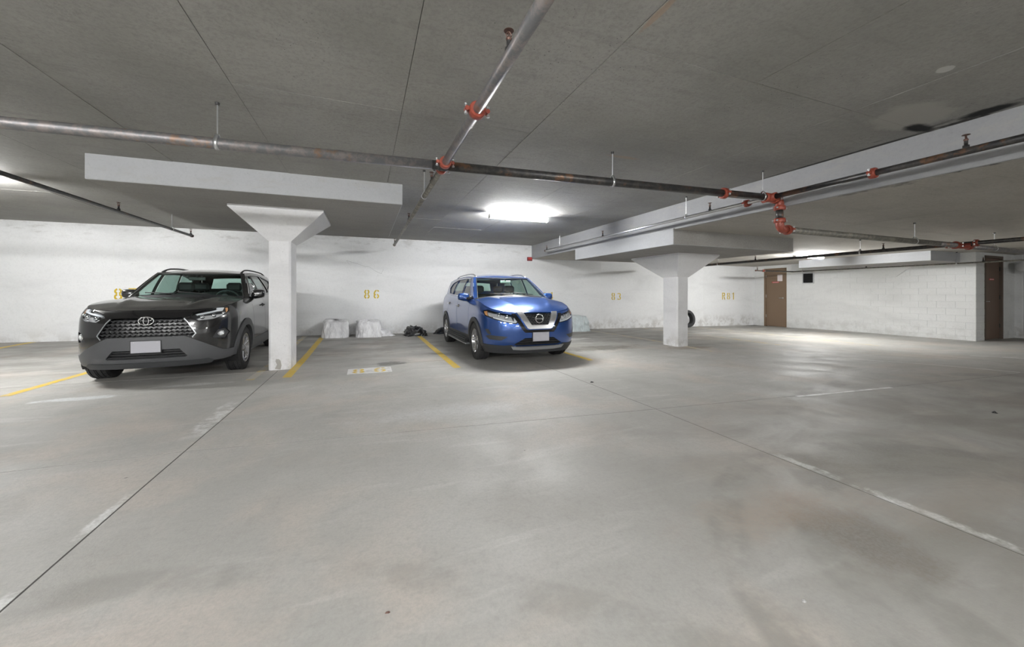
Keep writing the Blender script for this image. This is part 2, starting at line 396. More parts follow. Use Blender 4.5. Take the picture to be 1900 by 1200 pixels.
# block wall (right) : individual blocks, door opening y 10.50-11.34
d1 = (10.50, 11.345); ztop = 2.25
wall_right = struct(MB().box((WX+.005, DY+.01, -.35), (WX+.5, d1[0], ZL+.1)).box((WX+.005, d1[1], -.35), (WX+.5, Y1, ZL+.1)).box((WX+.005, d1[0], ztop), (WX+.5, d1[1], ZL+.1)).box((WX+.45, d1[0], -.35), (WX+.5, d1[1], ztop)).build('wall_right', M['mortar']), 'white painted concrete block wall with a brown door')
bw, bh = .40, .20; z0 = -.22; row = 0
proto = {}
def block(parent, axis, fixed, a0, a1, z0, z1, sgn, m):
    g = .003; bump = random.choice((0, .001, .002))
    if axis == 'y':
        k = ('y', round(a1-a0, 3), round(z1-z0, 3), bump)
        if k not in proto:
            proto[k] = MB().box((-.012-bump, g, g), (.03, a1-a0-g, z1-z0-g), .003)
        mbk = proto[k]; V = [(fixed+.012+v[0]*1, a0+v[1], z0+v[2]) for v in mbk.V]
    else:
        k = ('x', round(a1-a0, 3), round(z1-z0, 3), bump)
        if k not in proto:
            proto[k] = MB().box((g, -.012-bump, g), (a1-a0-g, .03, z1-z0-g), .003)
        mbk = proto[k]; V = [(a0+v[0], fixed+.012+v[1], z0+v[2]) for v in mbk.V]
    return mesh('concrete_block', V, mbk.F, m, parent)
r = 0; z = z0
while z < ZL-.02:
    zt = min(z+bh, ZL); off = 0 if r % 2 else -.2; y = DY+off
    while y < Y1-.01:
        a0, a1 = max(y, DY), min(y+bw, Y1)
        segs = [(a0, a1)]
        if z < ztop-.06:
            segs = [(a0, min(a1, d1[0]-.05)), (max(a0, d1[1]+.05), a1)]
        for s0, s1 in segs:
            if s1-s0 > .03: block(wall_right, 'y', WX, s0, s1, z, zt, 1, M['block'])
        y += bw
    z += bh; r += 1
# short block wall facing the camera with second door x 16.74-17.8
d2 = (16.74, 17.80); zt2 = 2.29
wall_side = struct(MB().box((WX+.012, DY+.012, -.35), (d2[0], DY+.4, ZL+.1)).box((d2[1], DY+.012, -.35), (X1, DY+.4, ZL+.1)).box((d2[0], DY+.012, zt2), (d2[1], DY+.4, ZL+.1)).box((d2[0], DY+.35, -.35), (d2[1], DY+.4, zt2)).build('wall_door_side', M['mortar']), 'white block wall beside the second brown door')
r = 0; z = z0
while z < ZL-.02:
    zt = min(z+bh, ZL); x = WX+(0 if r % 2 else -.2)
    while x < X1-.3:
        a0, a1 = max(x, WX), min(x+bw, X1)
        segs = [(a0, a1)]
        if z < zt2-.06: segs = [(a0, min(a1, d2[0]-.04)), (max(a0, d2[1]+.04), a1)]
        for s0, s1 in segs:
            if s1-s0 > .03: block(wall_side, 'x', DY, s0, s1, z, zt, 1, M['block'])
        x += bw
    z += bh; r += 1
# door 1 in the block wall (plane x = WX)
zf = fz(WX, 10.9)
def text_mesh(txt, size):
    c = bpy.data.curves.new('t', 'FONT'); c.body = txt; c.size = size; c.align_x = 'CENTER'; c.align_y = 'CENTER'; c.extrude = .0005
    o = bpy.data.objects.new('t', c); COL.objects.link(o)
    me = bpy.data.meshes.new_from_object(o.evaluated_get(bpy.context.evaluated_depsgraph_get()))
    bpy.data.objects.remove(o); return me
door1 = struct(MB().box((WX+.02, d1[0]+.03, zf+.012), (WX+.065, d1[1]-.03, ztop-.04), .003).build('door_1', M['door']), 'brown steel door at the far end of the block wall')
fr = MB()
for a, b_ in ((d1[0]-.045, d1[0]+.025), (d1[1]-.025, d1[1]+.045)): fr.box((WX-.012, a, zf-.05), (WX+.1, b_, ztop))
fr.box((WX-.012, d1[0]-.045, ztop-.035), (WX+.1, d1[1]+.045, ztop+.03)); fr.build('door_frame', M['door'], door1)
hb = MB().lathe((WX+.02, d1[0]+.11, 1.02), (-1, 0, 0), [(0, .03), (.012, .03), (.012, .012), (.05, .012)], 16).tube([(WX-.03, d1[0]+.11, 1.02), (WX-.032, d1[0]+.24, 1.02)], .011, 8)
hb.build('door_handle', M['steel'], door1, True)
for zz in (.25, 1.1, 1.95): MB().tube([(WX+.012, d1[1]-.028, zz-.06), (WX+.012, d1[1]-.028, zz+.06)], .012, 8).build('hinge', M['steel'], door1)
MB().box((WX+.012, d1[0]+.13, 1.73), (WX+.02, d1[0]+.33, 2.0)).build('paper_notice', M['white_sign'], door1)
sg = MB().box((WX+.012, d1[0]+.27, 1.655), (WX+.02, d1[0]+.56, 1.715)).build('red_sign', M['red_sign'], door1)
ln = MB()
for k in range(6): ln.box((WX+.010, d1[0]+.29+k*.042, 1.672), (WX+.0125, d1[0]+.32+k*.042, 1.695))
ln.build('sign_lettering', M['white_sign'], sg)
# door 2 (plane y = DY)
zf2 = fz(17.2, DY)
door2 = struct(MB().box((d2[0]+.03, DY+.05, zf2+.012), (d2[1]-.03, DY+.095, zt2-.04), .003).build('door_2', M['door_dark']), 'dark brown steel door by the right wall corner')
fr = MB()
for a, b_ in ((d2[0]-.035, d2[0]+.025), (d2[1]-.025, d2[1]+.04)): fr.box((a, DY-.012, zf2-.05), (b_, DY+.12, zt2))
fr.box((d2[0]-.035, DY-.012, zt2-.035), (d2[1]+.04, DY+.12, zt2+.03)); fr.build('door_frame', M['frame_dark'], door2)
MB().lathe((d2[0]+.12, DY+.05, .98), (0, -1, 0), [(0, .03), (.012, .03), (.012, .012), (.05, .012)], 16).tube([(d2[0]+.12, DY, .98), (d2[0]+.27, DY, .98)], .011, 8).build('door_handle', M['steel'], door2, True)
MB().lathe((d2[0]+.10, DY+.05, 1.14), (0, -1, 0), [(0, .028), (.012, .026), (.014, .001)], 16).build('deadbolt', M['steel'], door2, True)
sg = MB().box((d2[0]+.40, DY+.042, 1.605), (d2[0]+.68, DY+.05, 1.66)).build('red_sign', M['red_sign'], door2)
ln = MB()
for k in range(6): ln.box((d2[0]+.42+k*.042, DY+.040, 1.62), (d2[0]+.45+k*.042, DY+.0425, 1.643))
ln.build('sign_lettering', M['white_sign'], sg)
for zz in (.25, 1.1, 1.95): MB().tube([(d2[1]-.026, DY+.04, zz-.06), (d2[1]-.026, DY+.04, zz+.06)], .012, 8).build('hinge', M['dark_steel'], door2)
# stained pilaster at the right edge
struct(MB().box((18.62, DY-.16, -.3), (19.0, DY+.02, ZL+.02), .02).build('trim_2', M['wall']), 'water-stained pilaster right of the second door')
# drop panels
def drop(n, a, b_, m, label): return struct(MB().box(a, b_, .008).build(n, m), label)
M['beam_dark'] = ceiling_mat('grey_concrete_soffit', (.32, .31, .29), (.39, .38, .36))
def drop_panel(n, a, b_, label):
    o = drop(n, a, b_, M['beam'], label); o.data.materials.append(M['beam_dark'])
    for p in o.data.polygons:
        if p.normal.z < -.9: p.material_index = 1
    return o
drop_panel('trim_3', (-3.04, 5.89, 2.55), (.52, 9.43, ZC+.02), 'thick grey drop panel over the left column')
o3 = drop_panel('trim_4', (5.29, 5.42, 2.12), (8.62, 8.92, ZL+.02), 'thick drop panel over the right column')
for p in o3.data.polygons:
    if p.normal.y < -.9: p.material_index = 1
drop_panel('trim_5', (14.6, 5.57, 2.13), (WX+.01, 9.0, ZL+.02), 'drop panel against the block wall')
# columns
def column(name, label, base, x0, x1, y0, y1, zn, cap, ch=.03):
    cxx, cyy = (x0+x1)/2, (y0+y1)/2; zb = fz(cxx, cyy)-.02
    t = thing(name, label, 'column', (cxx, cyy, fz(cxx, cyy)), 0, None)
    def ring(z, x0, x1, y0, y1, c): return [(x0+c, y0, z), (x1-c, y0, z), (x1, y0+c, z), (x1, y1-c, z), (x1-c, y1, z), (x0+c, y1, z), (x0, y1-c, z), (x0, y0+c, z)]
    R = [ring(zb, x0, x1, y0, y1, ch), ring(zn, x0, x1, y0, y1, ch)]; V = R[0]+R[1]
    F = [[i, (i+1) % 8, 8+(i+1) % 8, 8+i] for i in range(8)]+[list(range(7, -1, -1)), list(range(8, 16))]
    mesh('shaft', V, F, M['column'], t)
    cx0, cx1, cy0, cy1, zt = cap
    R = [ring(zn, x0-.004, x1+.004, y0-.004, y1+.004, .004), ring(zt-.035, cx0, cx1, cy0, cy1, .004), ring(zt+.002, cx0, cx1, cy0, cy1, .004)]
    V = sum(R, []); F = [list(range(7, -1, -1)), list(range(16, 24))]
    for k in range(2): F += [[k*8+i, k*8+(i+1) % 8, (k+1)*8+(i+1) % 8, (k+1)*8+i] for i in range(8)]
    mesh('capital', V, F, M['column'], t)
    return t
col1 = column('concrete_column', 'white concrete column with flared capital between the black car and bay 86', 0, -1.45, -1.135, 7.07, 7.64, 2.065, (-1.905, -.62, 6.73, 8.05, 2.55))
V = []  # chipped paint at the foot of the left column: shallow bare-concrete patch
ch = [(-1.36, 0.0), (-1.28, -.015), (-1.265, .05), (-1.28, .13), (-1.30, .155), (-1.345, .16), (-1.35, .12), (-1.33, .07)]
mesh('chipped_paint_patch', [(x, 7.0685, fz(-1.3, 7.1)+.02+z_) for x, z_ in ch]+[(x, 7.08, fz(-1.3, 7.1)+.02+z_) for x, z_ in ch], [list(range(8))]+[[i, 8+i, 8+(i+1) % 8, (i+1) % 8] for i in range(8)], M['floor'], col1)
column('concrete_column', 'white concrete column with flared capital right of the blue car', 0, 6.75, 7.10, 6.80, 7.27, 1.60, (6.46, 7.70, 6.47, 8.07, 2.12))
# capital half sunk in the block wall
zt = 2.13
V = [(WX-.14, 6.55, zt), (WX-.14, 8.2, zt), (WX+.03, 8.2, zt), (WX+.03, 6.55, zt), (WX-.02, 7.0, 1.75), (WX-.02, 7.75, 1.75), (WX+.03, 7.75, 1.75), (WX+.03, 7.0, 1.75)]
struct(mesh('trim_6', V, [(0,1,2,3),(4,7,6,5),(0,4,5,1),(1,5,6,2),(3,7,4,0),(2,6,7,3)], M['block']), 'capital of a column half buried in the block wall')

# painted lines on the floor (parts of the floor)
def line(pts, wd, m, label=None, n=24, name='parking_line'):
    V = []; F = []
    (xa, ya), (xb, yb) = pts; d = Vector((xb-xa, yb-ya)); L = d.length; d.normalize(); nx, ny = -d.y, d.x
    for i in range(n+1):
        x = xa+(xb-xa)*i/n; y = ya+(yb-ya)*i/n; ww = wd/2*(1+.06*noise.noise(Vector((x*3, y*3, 1))))
        for s_ in (-1, 1): xx, yy = x+nx*ww*s_, y+ny*ww*s_; V.append((xx, yy, fz(xx, yy)+.0022))
    for i in range(n): F.append([2*i, 2*i+1, 2*i+3, 2*i+2][::-1])
    o = mesh(name, V, F, m, floor)
    if o.data.polygons[0].normal.z < 0: o.data.flip_normals()
    if label: o['label'] = label
line([(-6.94, 4.0), (-6.94, 11.8)], .11, M['yellow'])
line([(-4.05, 6.45), (-4.05, 11.75)], .11, M['yellow'])
line([(-1.08, 6.38), (-1.08, 11.3)], .12, M['yellow'])
line([(-1.54, 6.38), (-1.53, 11.75)], .11, M['yellow_faint'])
line([(1.43, 6.2), (1.43, 11.3)], .12, M['yellow'])
line([(3.90, 6.0), (3.90, 11.7)], .11, M['yellow'])
line([(6.95, 6.0), (7.3, 11.7)], .11, M['yellow_faint'])
line([(9.6, 6.2), (9.9, 11.7)], .11, M['yellow_faint'])
line([(12.25, 5.6), (12.5, 11.6)], .11, M['yellow_faint'])
line([(11.3, 3.75), (11.8, 1.6)], .09, M['white_line'], 'white painted floor line')
line([(4.75, yA(4.75)-.03), (6.35, yA(6.35)-.03)], .05, M['white_line'], 'white mark along the cross joint')
line([(8.6, 4.6), (9.4, 2.6)], .035, M['white_line'], 'thin white floor mark')

# stencil figures
def arc(cx_, cy_, rx, ry, a0, a1, th, n=14):
    V = []; F = []
    for i in range(n+1):
        a = math.radians(a0+(a1-a0)*i/n); V += [(cx_+(rx+th/2)*math.cos(a), cy_+(ry+th/2)*math.sin(a)), (cx_+(rx-th/2)*math.cos(a), cy_+(ry-th/2)*math.sin(a))]
    for i in range(n): F.append([2*i, 2*i+1, 2*i+3, 2*i+2])
    return V, F
def quad(*p): return [tuple(q) for q in p], [list(range(len(p)))]
def glyph(c):
    t = .22  # cell: width 1 (x 0..1), height 1.5
    P = []
    if c == '8':
        for cy_, ry in ((.40, .30), (1.11, .28)):
            rx = .34 if cy_ < 1 else .31
            P += [arc(.5, cy_, rx, ry, -74, 74, t), arc(.5, cy_, rx, ry, 106, 254, t)]
    if c == '6':
        P += [arc(.5, .42, .34, .31, -74, 74, t), arc(.5, .42, .34, .31, 106, 254, t), arc(.62, .75, .46, .62, 100, 185, t), arc(.55, 1.1, .30, .29, 10, 72, t)]
    if c == '3':
        P += [arc(.45, .40, .34, .30, -160, -100, t), arc(.45, .40, .34, .30, -76, 84, t), arc(.45, 1.08, .31, .30, -70, 76, t), arc(.45, 1.08, .31, .30, 100, 160, t)]
    if c == '4':
        P += [quad((.62, 0), (.86, 0), (.86, .26), (.62, .26)), quad((.62, .54), (.86, .54), (.86, 1.5), (.62, 1.5)), quad((.05, .30), (.98, .30), (.98, .50), (.05, .50)), quad((.05, .54), (.28, .54), (.56, 1.2), (.56, 1.5))]
    if c == '1':
        P += [quad((.42, 0), (.68, 0), (.68, 1.5), (.42, 1.5)), quad((.2, 1.1), (.38, 1.2), (.38, 1.42), (.2, 1.28))]
    if c == '7':
        P += [quad((.08, 1.27), (.95, 1.27), (.95, 1.5), (.08, 1.5)), quad((.3, 0), (.55, 0), (.93, 1.22), (.68, 1.22))]
    if c == 'R':
        P += [quad((.06, 0), (.30, 0), (.30, 1.5), (.06, 1.5)), quad((.36, 1.28), (.6, 1.28), (.6, 1.5), (.36, 1.5)), arc(.58, 1.12, .26, .27, -84, 84, t), quad((.36, .72), (.6, .72), (.6, .92), (.36, .92)), quad((.50, .66), (.74, .66), (.98, 0), (.72, 0))]
    return P
def stencil(txt, xc, zc, h, wd, gap, parent, place):
    tw = len(txt)*wd+(len(txt)-1)*gap; x = xc-tw/2; V = []; F = []
    for c in txt:
        for pv, pf in glyph(c):
            n = len(V); V += [place(x+px*wd, zc-h/2+py/1.5*h) for px, py in pv]; F += [[i+n for i in f] for f in pf]
        x += wd+gap
    return V, F
def wall_number(txt, xc, zc, h, wd, gap):
    V, F = stencil(txt, xc, zc, h, wd, gap, None, lambda a, b_: (a, Y1-.003, b_))
    o = mesh('painted_number', V, F, M['yellow_wall'], wall_back); o['label'] = 'yellow stencilled bay number '+txt
wall_number('87', -5.38, 1.20, .285, .175, .09)
wall_number('86', .175, 1.195, .27, .17, .09)
wall_number('84', 5.92, 1.125, .27, .17, .10)
wall_number('83', 8.80, 1.105, .275, .18, .09)
wall_number('R81', 14.62, 1.10, .30, .20, .09)
# white patch with worn yellow 86 on the floor of the middle bay
def fl(a, b_): return (a, b_, fz(a, b_)+.0035)
V, F = stencil('86', .06, 6.50, .34, .20, .12, None, fl)
mesh('painted_number', V, F, M['yellow'], floor)['label'] = 'worn yellow 86 on a white patch on the floor'
line([(-.26, 6.49), (.40, 6.49)], .46, M['white_line'], 'worn white patch under the floor number', name='paint_patch')
# hairline scratches and vertical pour joints on the back wall
def scratch(pts, wd=.0022, name='wall_crack', m=M['joint']):
    V = []; F = []
    for i, (x, z_) in enumerate(pts):
        V += [(x, Y1-.002, z_+wd), (x+wd*.4, Y1-.002, z_-wd)]
    for i in range(len(pts)-1): F.append([2*i, 2*i+1, 2*i+3, 2*i+2])
    mesh(name, V, F, m, wall_back)
scratch([(-.50, 2.16), (-.44, 2.07), (-.37, 1.9)]); scratch([(-.50, 2.16), (-.2, 2.07), (0, 2.0), (.1, 2.0), (.3, 1.86), (.46, 1.80)]); scratch([(.44, 1.80), (.47, 1.86), (.50, 1.93)])
for xj in (-5.6, -.35, 1.36, 3.9, 8.1, 13.2):
    MB().box((xj, Y1-.004, fz(xj, Y1)), (xj+.012, Y1+.01, 1.95 if xj == 1.36 else 2.7 if xj < XS else 2.39)).build('pour_joint', M['mortar'], wall_back)

# ------------------------------------------------------------------ ceiling lights
def fixture(x0, x1, y, zc, label):
    t = thing('ceiling_light', label, 'light', ((x0+x1)/2, y, zc), 0, None)
    MB().box((x0+.01, y-.028, zc-.045), (x1-.01, y+.028, zc+.002), .004).build('housing', M['lamp_body'], t)
    pr = [(.055*math.cos(2*PI*i/8+PI/8), -.025+.05*math.sin(2*PI*i/8+PI/8)) for i in range(8)]
    V = []
    for xx, k in ((x0, .8), (x0+.02, 1), (x1-.02, 1), (x1, .8)): V += [(xx, y+a*k, zc+(c_+.03)*k-.074) for a, c_ in pr]
    F = [[k*8+i, k*8+(i+1) % 8, (k+1)*8+(i+1) % 8, (k+1)*8+i] for k in range(3) for i in range(8)]+[list(range(7, -1, -1)), list(range(24, 32))]
    sharp(mesh('diffuser', V, F, M['lamp'], t), 60)
    for xx in (x0-.012, x1-.008): MB().box((xx, y-.05, zc-.12), (xx+.02, y+.05, zc-.03), .004).build('end_cap', M['lamp_body'], t)
fixture(2.33, 3.62, 7.25, ZC, 'lit linear ceiling light above the blue car')
fixture(-6.05, -4.78, 7.4, ZC, 'lit linear ceiling light at the left edge above the black car')
fixture(11.9, 13.2, 7.45, ZL, 'lit linear ceiling light near the block wall')
for k, (x0_, y_, zc_) in enumerate(((-7.0, -2.0, ZC), (-.4, -2.3, ZC), (11.0, -6.2, ZL), (2.2, -6.8, ZC), (-6.0, -6.8, ZC), (-3.7, -2.0, ZC))):  # unseen fixtures; the near row is added to brighten the foreground floor
    fixture(x0_, x0_+1.3, y_, zc_, ['added linear ceiling light behind the camera to the left', 'added linear ceiling light nearest behind the camera', 'lit linear ceiling light far behind on the right', 'lit linear ceiling light far behind the camera', 'lit linear ceiling light far behind on the left', 'added linear ceiling light behind the camera between two others'][k])

# ------------------------------------------------------------------ sprinkler pipes
def hanger(parent, x, y, z, r, zc, ax):
    """rod, collar and ring round the pipe; ax = direction of the pipe"""
    o = MB().tube([(x, y, z+r+.035), (x, y, zc)], .0055, 6).build('hanger_rod', M['galv'], parent)
    MB().lathe((x, y, zc-.004), (0, 0, 1), [(-.016, .004), (-.014, .016), (.004, .018)], 10).build('anchor', M['dark_steel'], o)
    V = []; F = []; n = 20; w_ = .014; d = Vector(ax).normalized(); sx = Vector((-d.y, d.x, 0))
    for i in range(n):
        a = 2*PI*i/n
        for rr, ww in ((r+.002, -w_), (r+.002, w_), (r+.006, w_), (r+.006, -w_)):
            zz = math.sin(a)*rr+(max(0, math.sin(a))**6)*.03
            V.append(Vector((x, y, z+zz))+sx*math.cos(a)*rr+d*ww)
    for i in range(n):
        for k in range(4): F.append([i*4+k, i*4+(k+1) % 4, ((i+1) % n)*4+(k+1) % 4, ((i+1) % n)*4+k])
    mesh('hanger_ring', V, F, M['galv'], parent, True)
def coupling(parent, p, ax, r, m=None):
    d = Vector(ax).normalized(); p = Vector(p)
    k = MB().lathe(p, d, [(-.030, r), (-.030, r+.018), (-.02, r+.024), (.02, r+.024), (.030, r+.018), (.030, r)], 20)
    up = Vector((0, 0, 1)) if abs(d.z) < .8 else Vector((0, 1, 0)); sx = d.cross(up).normalized()
    for s_ in (-1, 1):
        c = p+sx*s_*(r+.038)
        k.tube([c-d*.02, c+d*.02], .017, 8)
    o = k.build('coupling', m or M['red'], parent); sharp(o, 40)
    for s_ in (-1, 1):
        c = p+sx*s_*(r+.044); u = sx.cross(d)
        MB().tube([c-u*q_ for q_ in (.038, .036, .024, .0239, -.0239, -.024, -.036, -.038)], .007, 8, rs=[.007, .013, .013, .007, .007, .013, .013, .007]).build('bolt', M['galv'], o)
def sprinkler(parent, x, y, z, r, m=None):
    """upright head on a short nipple"""
    o = MB().lathe((x, y, z+r-.01), (0, 0, 1), [(0, .022), (.03, .022), (.03, .013), (.07, .013)], 12).build('sprinkler_head', M['dark_steel'], parent, True)
    k = MB().lathe((x, y, z+r+.06), (0, 0, 1), [(0, .014), (.012, .017), (.02, .012)], 10)
    for s_ in (-1, 1): k.tube([(x+s_*.010, y, z+r+.078), (x+s_*.017, y, z+r+.092), (x+s_*.004, y, z+r+.112)], .003, 6)
    k.tube([(x, y, z+r+.08), (x, y, z+r+.112)], .003, 6)
    k.build('sprinkler_frame', M['brass'], o)
    k = MB().lathe((x, y, z+r+.112), (0, 0, 1), [(0, .001), (0, .026), (.002, .028), (.004, .026), (.005, .001)], 16)
    k.build('deflector', M['brass'], o)
def endcap(parent, p, ax, r): MB().lathe(p, ax, [(-.02, r+.001), (-.02, r+.007), (.02, r+.007), (.028, r*.5), (.028, .001)], 14).build('end_cap', M['brass'], parent, True)
ZP = 2.50
def ptx(x): return 4.03-(x+2.551)*(.546/7.53)     # the main runs slightly skew to the wall
def seg(name, a, b_, r, m, parent): return MB().tube([a, b_], r, 20).build(name, m, parent, True)
p = thing('sprinkler_main', 'thick steel sprinkler main crossing the whole left ceiling', 'pipe', (-1.2, 3.93, ZP))
rm = .046
seg('pipe', (-7.6, ptx(-7.6), ZP), (.62, ptx(.62), ZP), rm, M['pipe_grey'], p)['label'] = 'dull grey rusty steel pipe'
seg('pipe', (.62, ptx(.62), ZP), (4.97, ptx(4.97), ZP), rm, M['pipe'], p)
hanger(p, -1.18, ptx(-1.18), ZP, rm, ZC, (1, -.07, 0)); hanger(p, 2.66, ptx(2.66), ZP, rm, ZC, (1, -.07, 0)); hanger(p, 4.93, ptx(4.93), ZP, rm, ZC, (1, -.07, 0)); hanger(p, -5.0, ptx(-5), ZP, rm, ZC, (1, -.07, 0))
coupling(p, (4.28, ptx(4.28), ZP), (1, -.07, 0), rm)
# red mechanical tee saddle on the main
k = MB().lathe((.73, ptx(.73), ZP), (1, -.07, 0), [(-.05, rm), (-.05, rm+.006), (.05, rm+.006), (.05, rm)], 20); k.build('tee_saddle', M['pipe'], p, True)
# end tee and drop to the lower ceiling
xe, ye = 5.235, ptx(5.1)
tee = MB().lathe((5.05, ptx(5.05), ZP), (1, -.07, 0), [(-.09, rm+.002), (-.09, rm+.014), (-.06, rm+.016), (.06, rm+.012), (.09, rm+.014), (.09, rm)], 20)
tee.lathe((5.05, ptx(5.05), ZP), (0, 1, 0), [(-.09, rm-.008), (-.09, rm+.008), (0, rm+.004), (.09, rm+.008), (.09, rm-.008)], 20).build('tee_fitting', M['red'], p, True)
def elbow(name, c, a, b_, R, r, parent, n=8):
    """quarter bend whose ends lie at c+a*R and c+b*R"""
    a = Vector(a); b_ = Vector(b_); c = Vector(c); o = c+a*R+b_*R
    pts = [c+a*(R+.05)]+[o-b_*R*math.cos(t)-a*R*math.sin(t) for t in [PI/2*i/n for i in range(n+1)]]+[c+b_*(R+.05)]
    return MB().tube(pts, r, 18).build(name, M['red'], parent, True)
elbow('elbow_fitting', (xe+.01, ye, ZP), (-1, 0, 0), (0, 0, -1), .07, rm+.006, p)
coupling(p, (xe+.01, ye, ZP-.125), (0, 0, 1), rm); coupling(p, (5.145, ye, ZP), (1, 0, 0), rm)
seg('riser_pipe', (xe+.01, ye, ZP-.13), (xe+.01, ye, 2.20), rm-.002, M['pipe'], p)
coupling(p, (xe+.01, ye, 2.205), (0, 0, 1), rm)
elbow('elbow_fitting', (xe+.01, ye, 2.09), (0, 0, 1), (1, 0, 0), .075, rm+.006, p)['label'] = 'bright red elbow fitting'
p = thing('sprinkler_main', 'steel sprinkler main running right under the lower ceiling', 'pipe', (8.6, 3.47, 2.09))
ZQ = 2.09
seg('pipe', (5.36, ye, ZQ), (9.35, 3.475, ZQ), .044, M['pipe_tan'], p)
seg('pipe', (9.35, 3.475, ZQ), (14.8, 3.49, ZQ-.01), .044, M['pipe_grey'], p)
coupling(p, (5.40, ye, ZQ), (1, 0, 0), .044); coupling(p, (9.95, 3.475, ZQ), (1, 0, 0), .044); coupling(p, (10.42, 3.475, ZQ), (1, 0, 0), .044)
MB().lathe((10.17, 3.475, ZQ), (1, 0, 0), [(-.2, .046), (-.2, .056), (.2, .056), (.2, .046)], 18).lathe((10.17, 3.475, ZQ), (0, 1, 0), [(-.12, .03), (-.12, .05), (.12, .05), (.12, .03)], 18).build('tee_fitting', M['red'], p, True)
hanger(p, 8.58, 3.47, ZQ, .044, ZL, (1, 0, 0)); hanger(p, 11.45, 3.48, ZQ, .044, ZL, (1, 0, 0))
# branch lines running away from the camera
p = thing('sprinkler_branch_pipe', 'sprinkler branch with red couplings crossing overhead in the middle', 'pipe', (.73, 3.79, ZP))
seg('pipe', (.73, .3, ZP), (.73, ptx(.73)-.04, ZP), .036, M['pipe_grey'], p); seg('pipe', (.73, ptx(.73)+.04, ZP), (.73, 10.6, ZP+.02), .031, M['pipe_tan'], p)
coupling(p, (.73, 2.56, ZP), (0, 1, 0), .036); coupling(p, (.73, ptx(.73)-.10, ZP), (0, 1, 0), .036); coupling(p, (.73, ptx(.73)+.10, ZP), (0, 1, 0), .031)
sprinkler(p, .73, 1.93, ZP, .036); sprinkler(p, .73, 7.0, ZP+.01, .03); endcap(p, (.73, 10.6, ZP+.02), (0, 1, 0), .031); sprinkler(p, .73, 10.5, ZP+.02, .03); sprinkler(p, .73, 4.5, ZP, .031)
hanger(p, .73, 5.1, ZP+.005, .031, ZC, (0, 1, 0))
p = thing('sprinkler_branch_pipe', 'thin dark sprinkler branch over the black car', 'pipe', (-3.6, 7.5, ZP))
seg('pipe', (-3.6, .6, ZP-.01), (-3.6, 10.43, ZP), .026, M['pipe'], p)
sprinkler(p, -3.6, 7.75, ZP, .026); sprinkler(p, -3.6, 10.38, ZP, .026); sprinkler(p, -3.6, 4.6, ZP, .026); endcap(p, (-3.6, 10.43, ZP), (0, 1, 0), .026)
hanger(p, -3.6, 9.5, ZP, .026, ZC, (0, 1, 0)); hanger(p, -3.6, 5.2, ZP, .026, ZC, (0, 1, 0))
p = thing('sprinkler_branch_pipe', 'sprinkler branch hung along the stepped beam face', 'pipe', (5.05, 3.45, ZP))
seg('pipe', (5.05, .3, ZP), (5.05, ptx(5.05)-.08, ZP), .033, M['pipe'], p); seg('pipe', (5.05, ptx(5.05)+.08, ZP), (5.05, 10.25, ZP), .024, M['galv'], p)['label'] = 'thin galvanised pipe'
coupling(p, (5.05, 2.37, ZP), (0, 1, 0), .033); coupling(p, (5.05, 3.80, ZP-.005), (0, 1, 0), .026)
sprinkler(p, 5.05, 1.70, ZP, .033); sprinkler(p, 5.05, 4.42, ZP, .024); sprinkler(p, 5.05, 7.30, ZP, .024); sprinkler(p, 5.05, 10.15, ZP, .024)
hanger(p, 5.05, 4.89, ZP, .024, ZC, (0, 1, 0)); hanger(p, 5.05, 9.35, ZP, .024, ZC, (0, 1, 0)); endcap(p, (5.05, 10.25, ZP), (0, 1, 0), .024)
p = thing('sprinkler_branch_pipe', 'black sprinkler branch under the lower ceiling passing the far light', 'pipe', (10.17, 3.47, 2.12))
seg('pipe', (10.17, .3, 2.12), (10.17, 10.9, 2.12), .036, M['pipe'], p)
sprinkler(p, 10.17, 4.6, 2.12, .036); sprinkler(p, 10.17, 7.4, 2.12, .036); sprinkler(p, 10.17, 10.6, 2.12, .036); hanger(p, 10.17, 5.0, 2.12, .036, ZL, (0, 1, 0)); hanger(p, 10.17, 8.6, 2.12, .036, ZL, (0, 1, 0)); endcap(p, (10.17, 10.9, 2.12), (0, 1, 0), .036)
coupling(p, (10.17, 3.30, 2.12), (0, 1, 0), .036); coupling(p, (10.17, 3.65, 2.12), (0, 1, 0), .036)
p = thing('sprinkler_branch_pipe', 'thin pipe running along the top of the block wall', 'pipe', (15.8, 5.2, 2.16))
seg('pipe', (15.8, 1.2, 2.075), (15.8, 10.0, 2.075), .022, M['pipe_tan'], p); seg('cross_pipe', (13.70, 9.95, 2.075), (15.8, 9.95, 2.075), .024, M['pipe'], p)
coupling(p, (14.1, 9.95, 2.075), (1, 0, 0), .022); endcap(p, (13.70, 9.95, 2.075), (-1, 0, 0), .024)
sprinkler(p, 13.78, 9.95, 2.075, .022); sprinkler(p, 15.8, 7.6, 2.075, .022); sprinkler(p, 15.8, 5.0, 2.075, .022); hanger(p, 15.8, 5.5, 2.075, .022, 2.13 if False else 2.4, (0, 1, 0)); hanger(p, 15.8, 9.6, 2.075, .022, ZL, (0, 1, 0))

# white wrapped duct at the right edge
t = thing('wrapped_duct', 'white wrapped duct stub right of the second door', 'duct', (18.6, 4.95, 2.02))
MB().lathe((18.05, 4.95, 2.0), (1, 0, 0), [(0, .001), (0, .13), (.05, .145), (.12, .14), (.2, .155), (.9, .155), (.95, .16), (3.4, .15), (3.4, .001)], 22).build('duct', M['wall'], t, True)
MB().lathe((18.25, 4.95, 2.0), (1, 0, 0), [(0, .157), (0, .165), (.05, .165), (.05, .157)], 22).build('clamp_band', M['galv'], t, True)
MB().tube([(18.3, 4.95, 2.14), (18.3, 4.95, ZL)], .006, 6).build('hanger_rod', M['galv'], t)

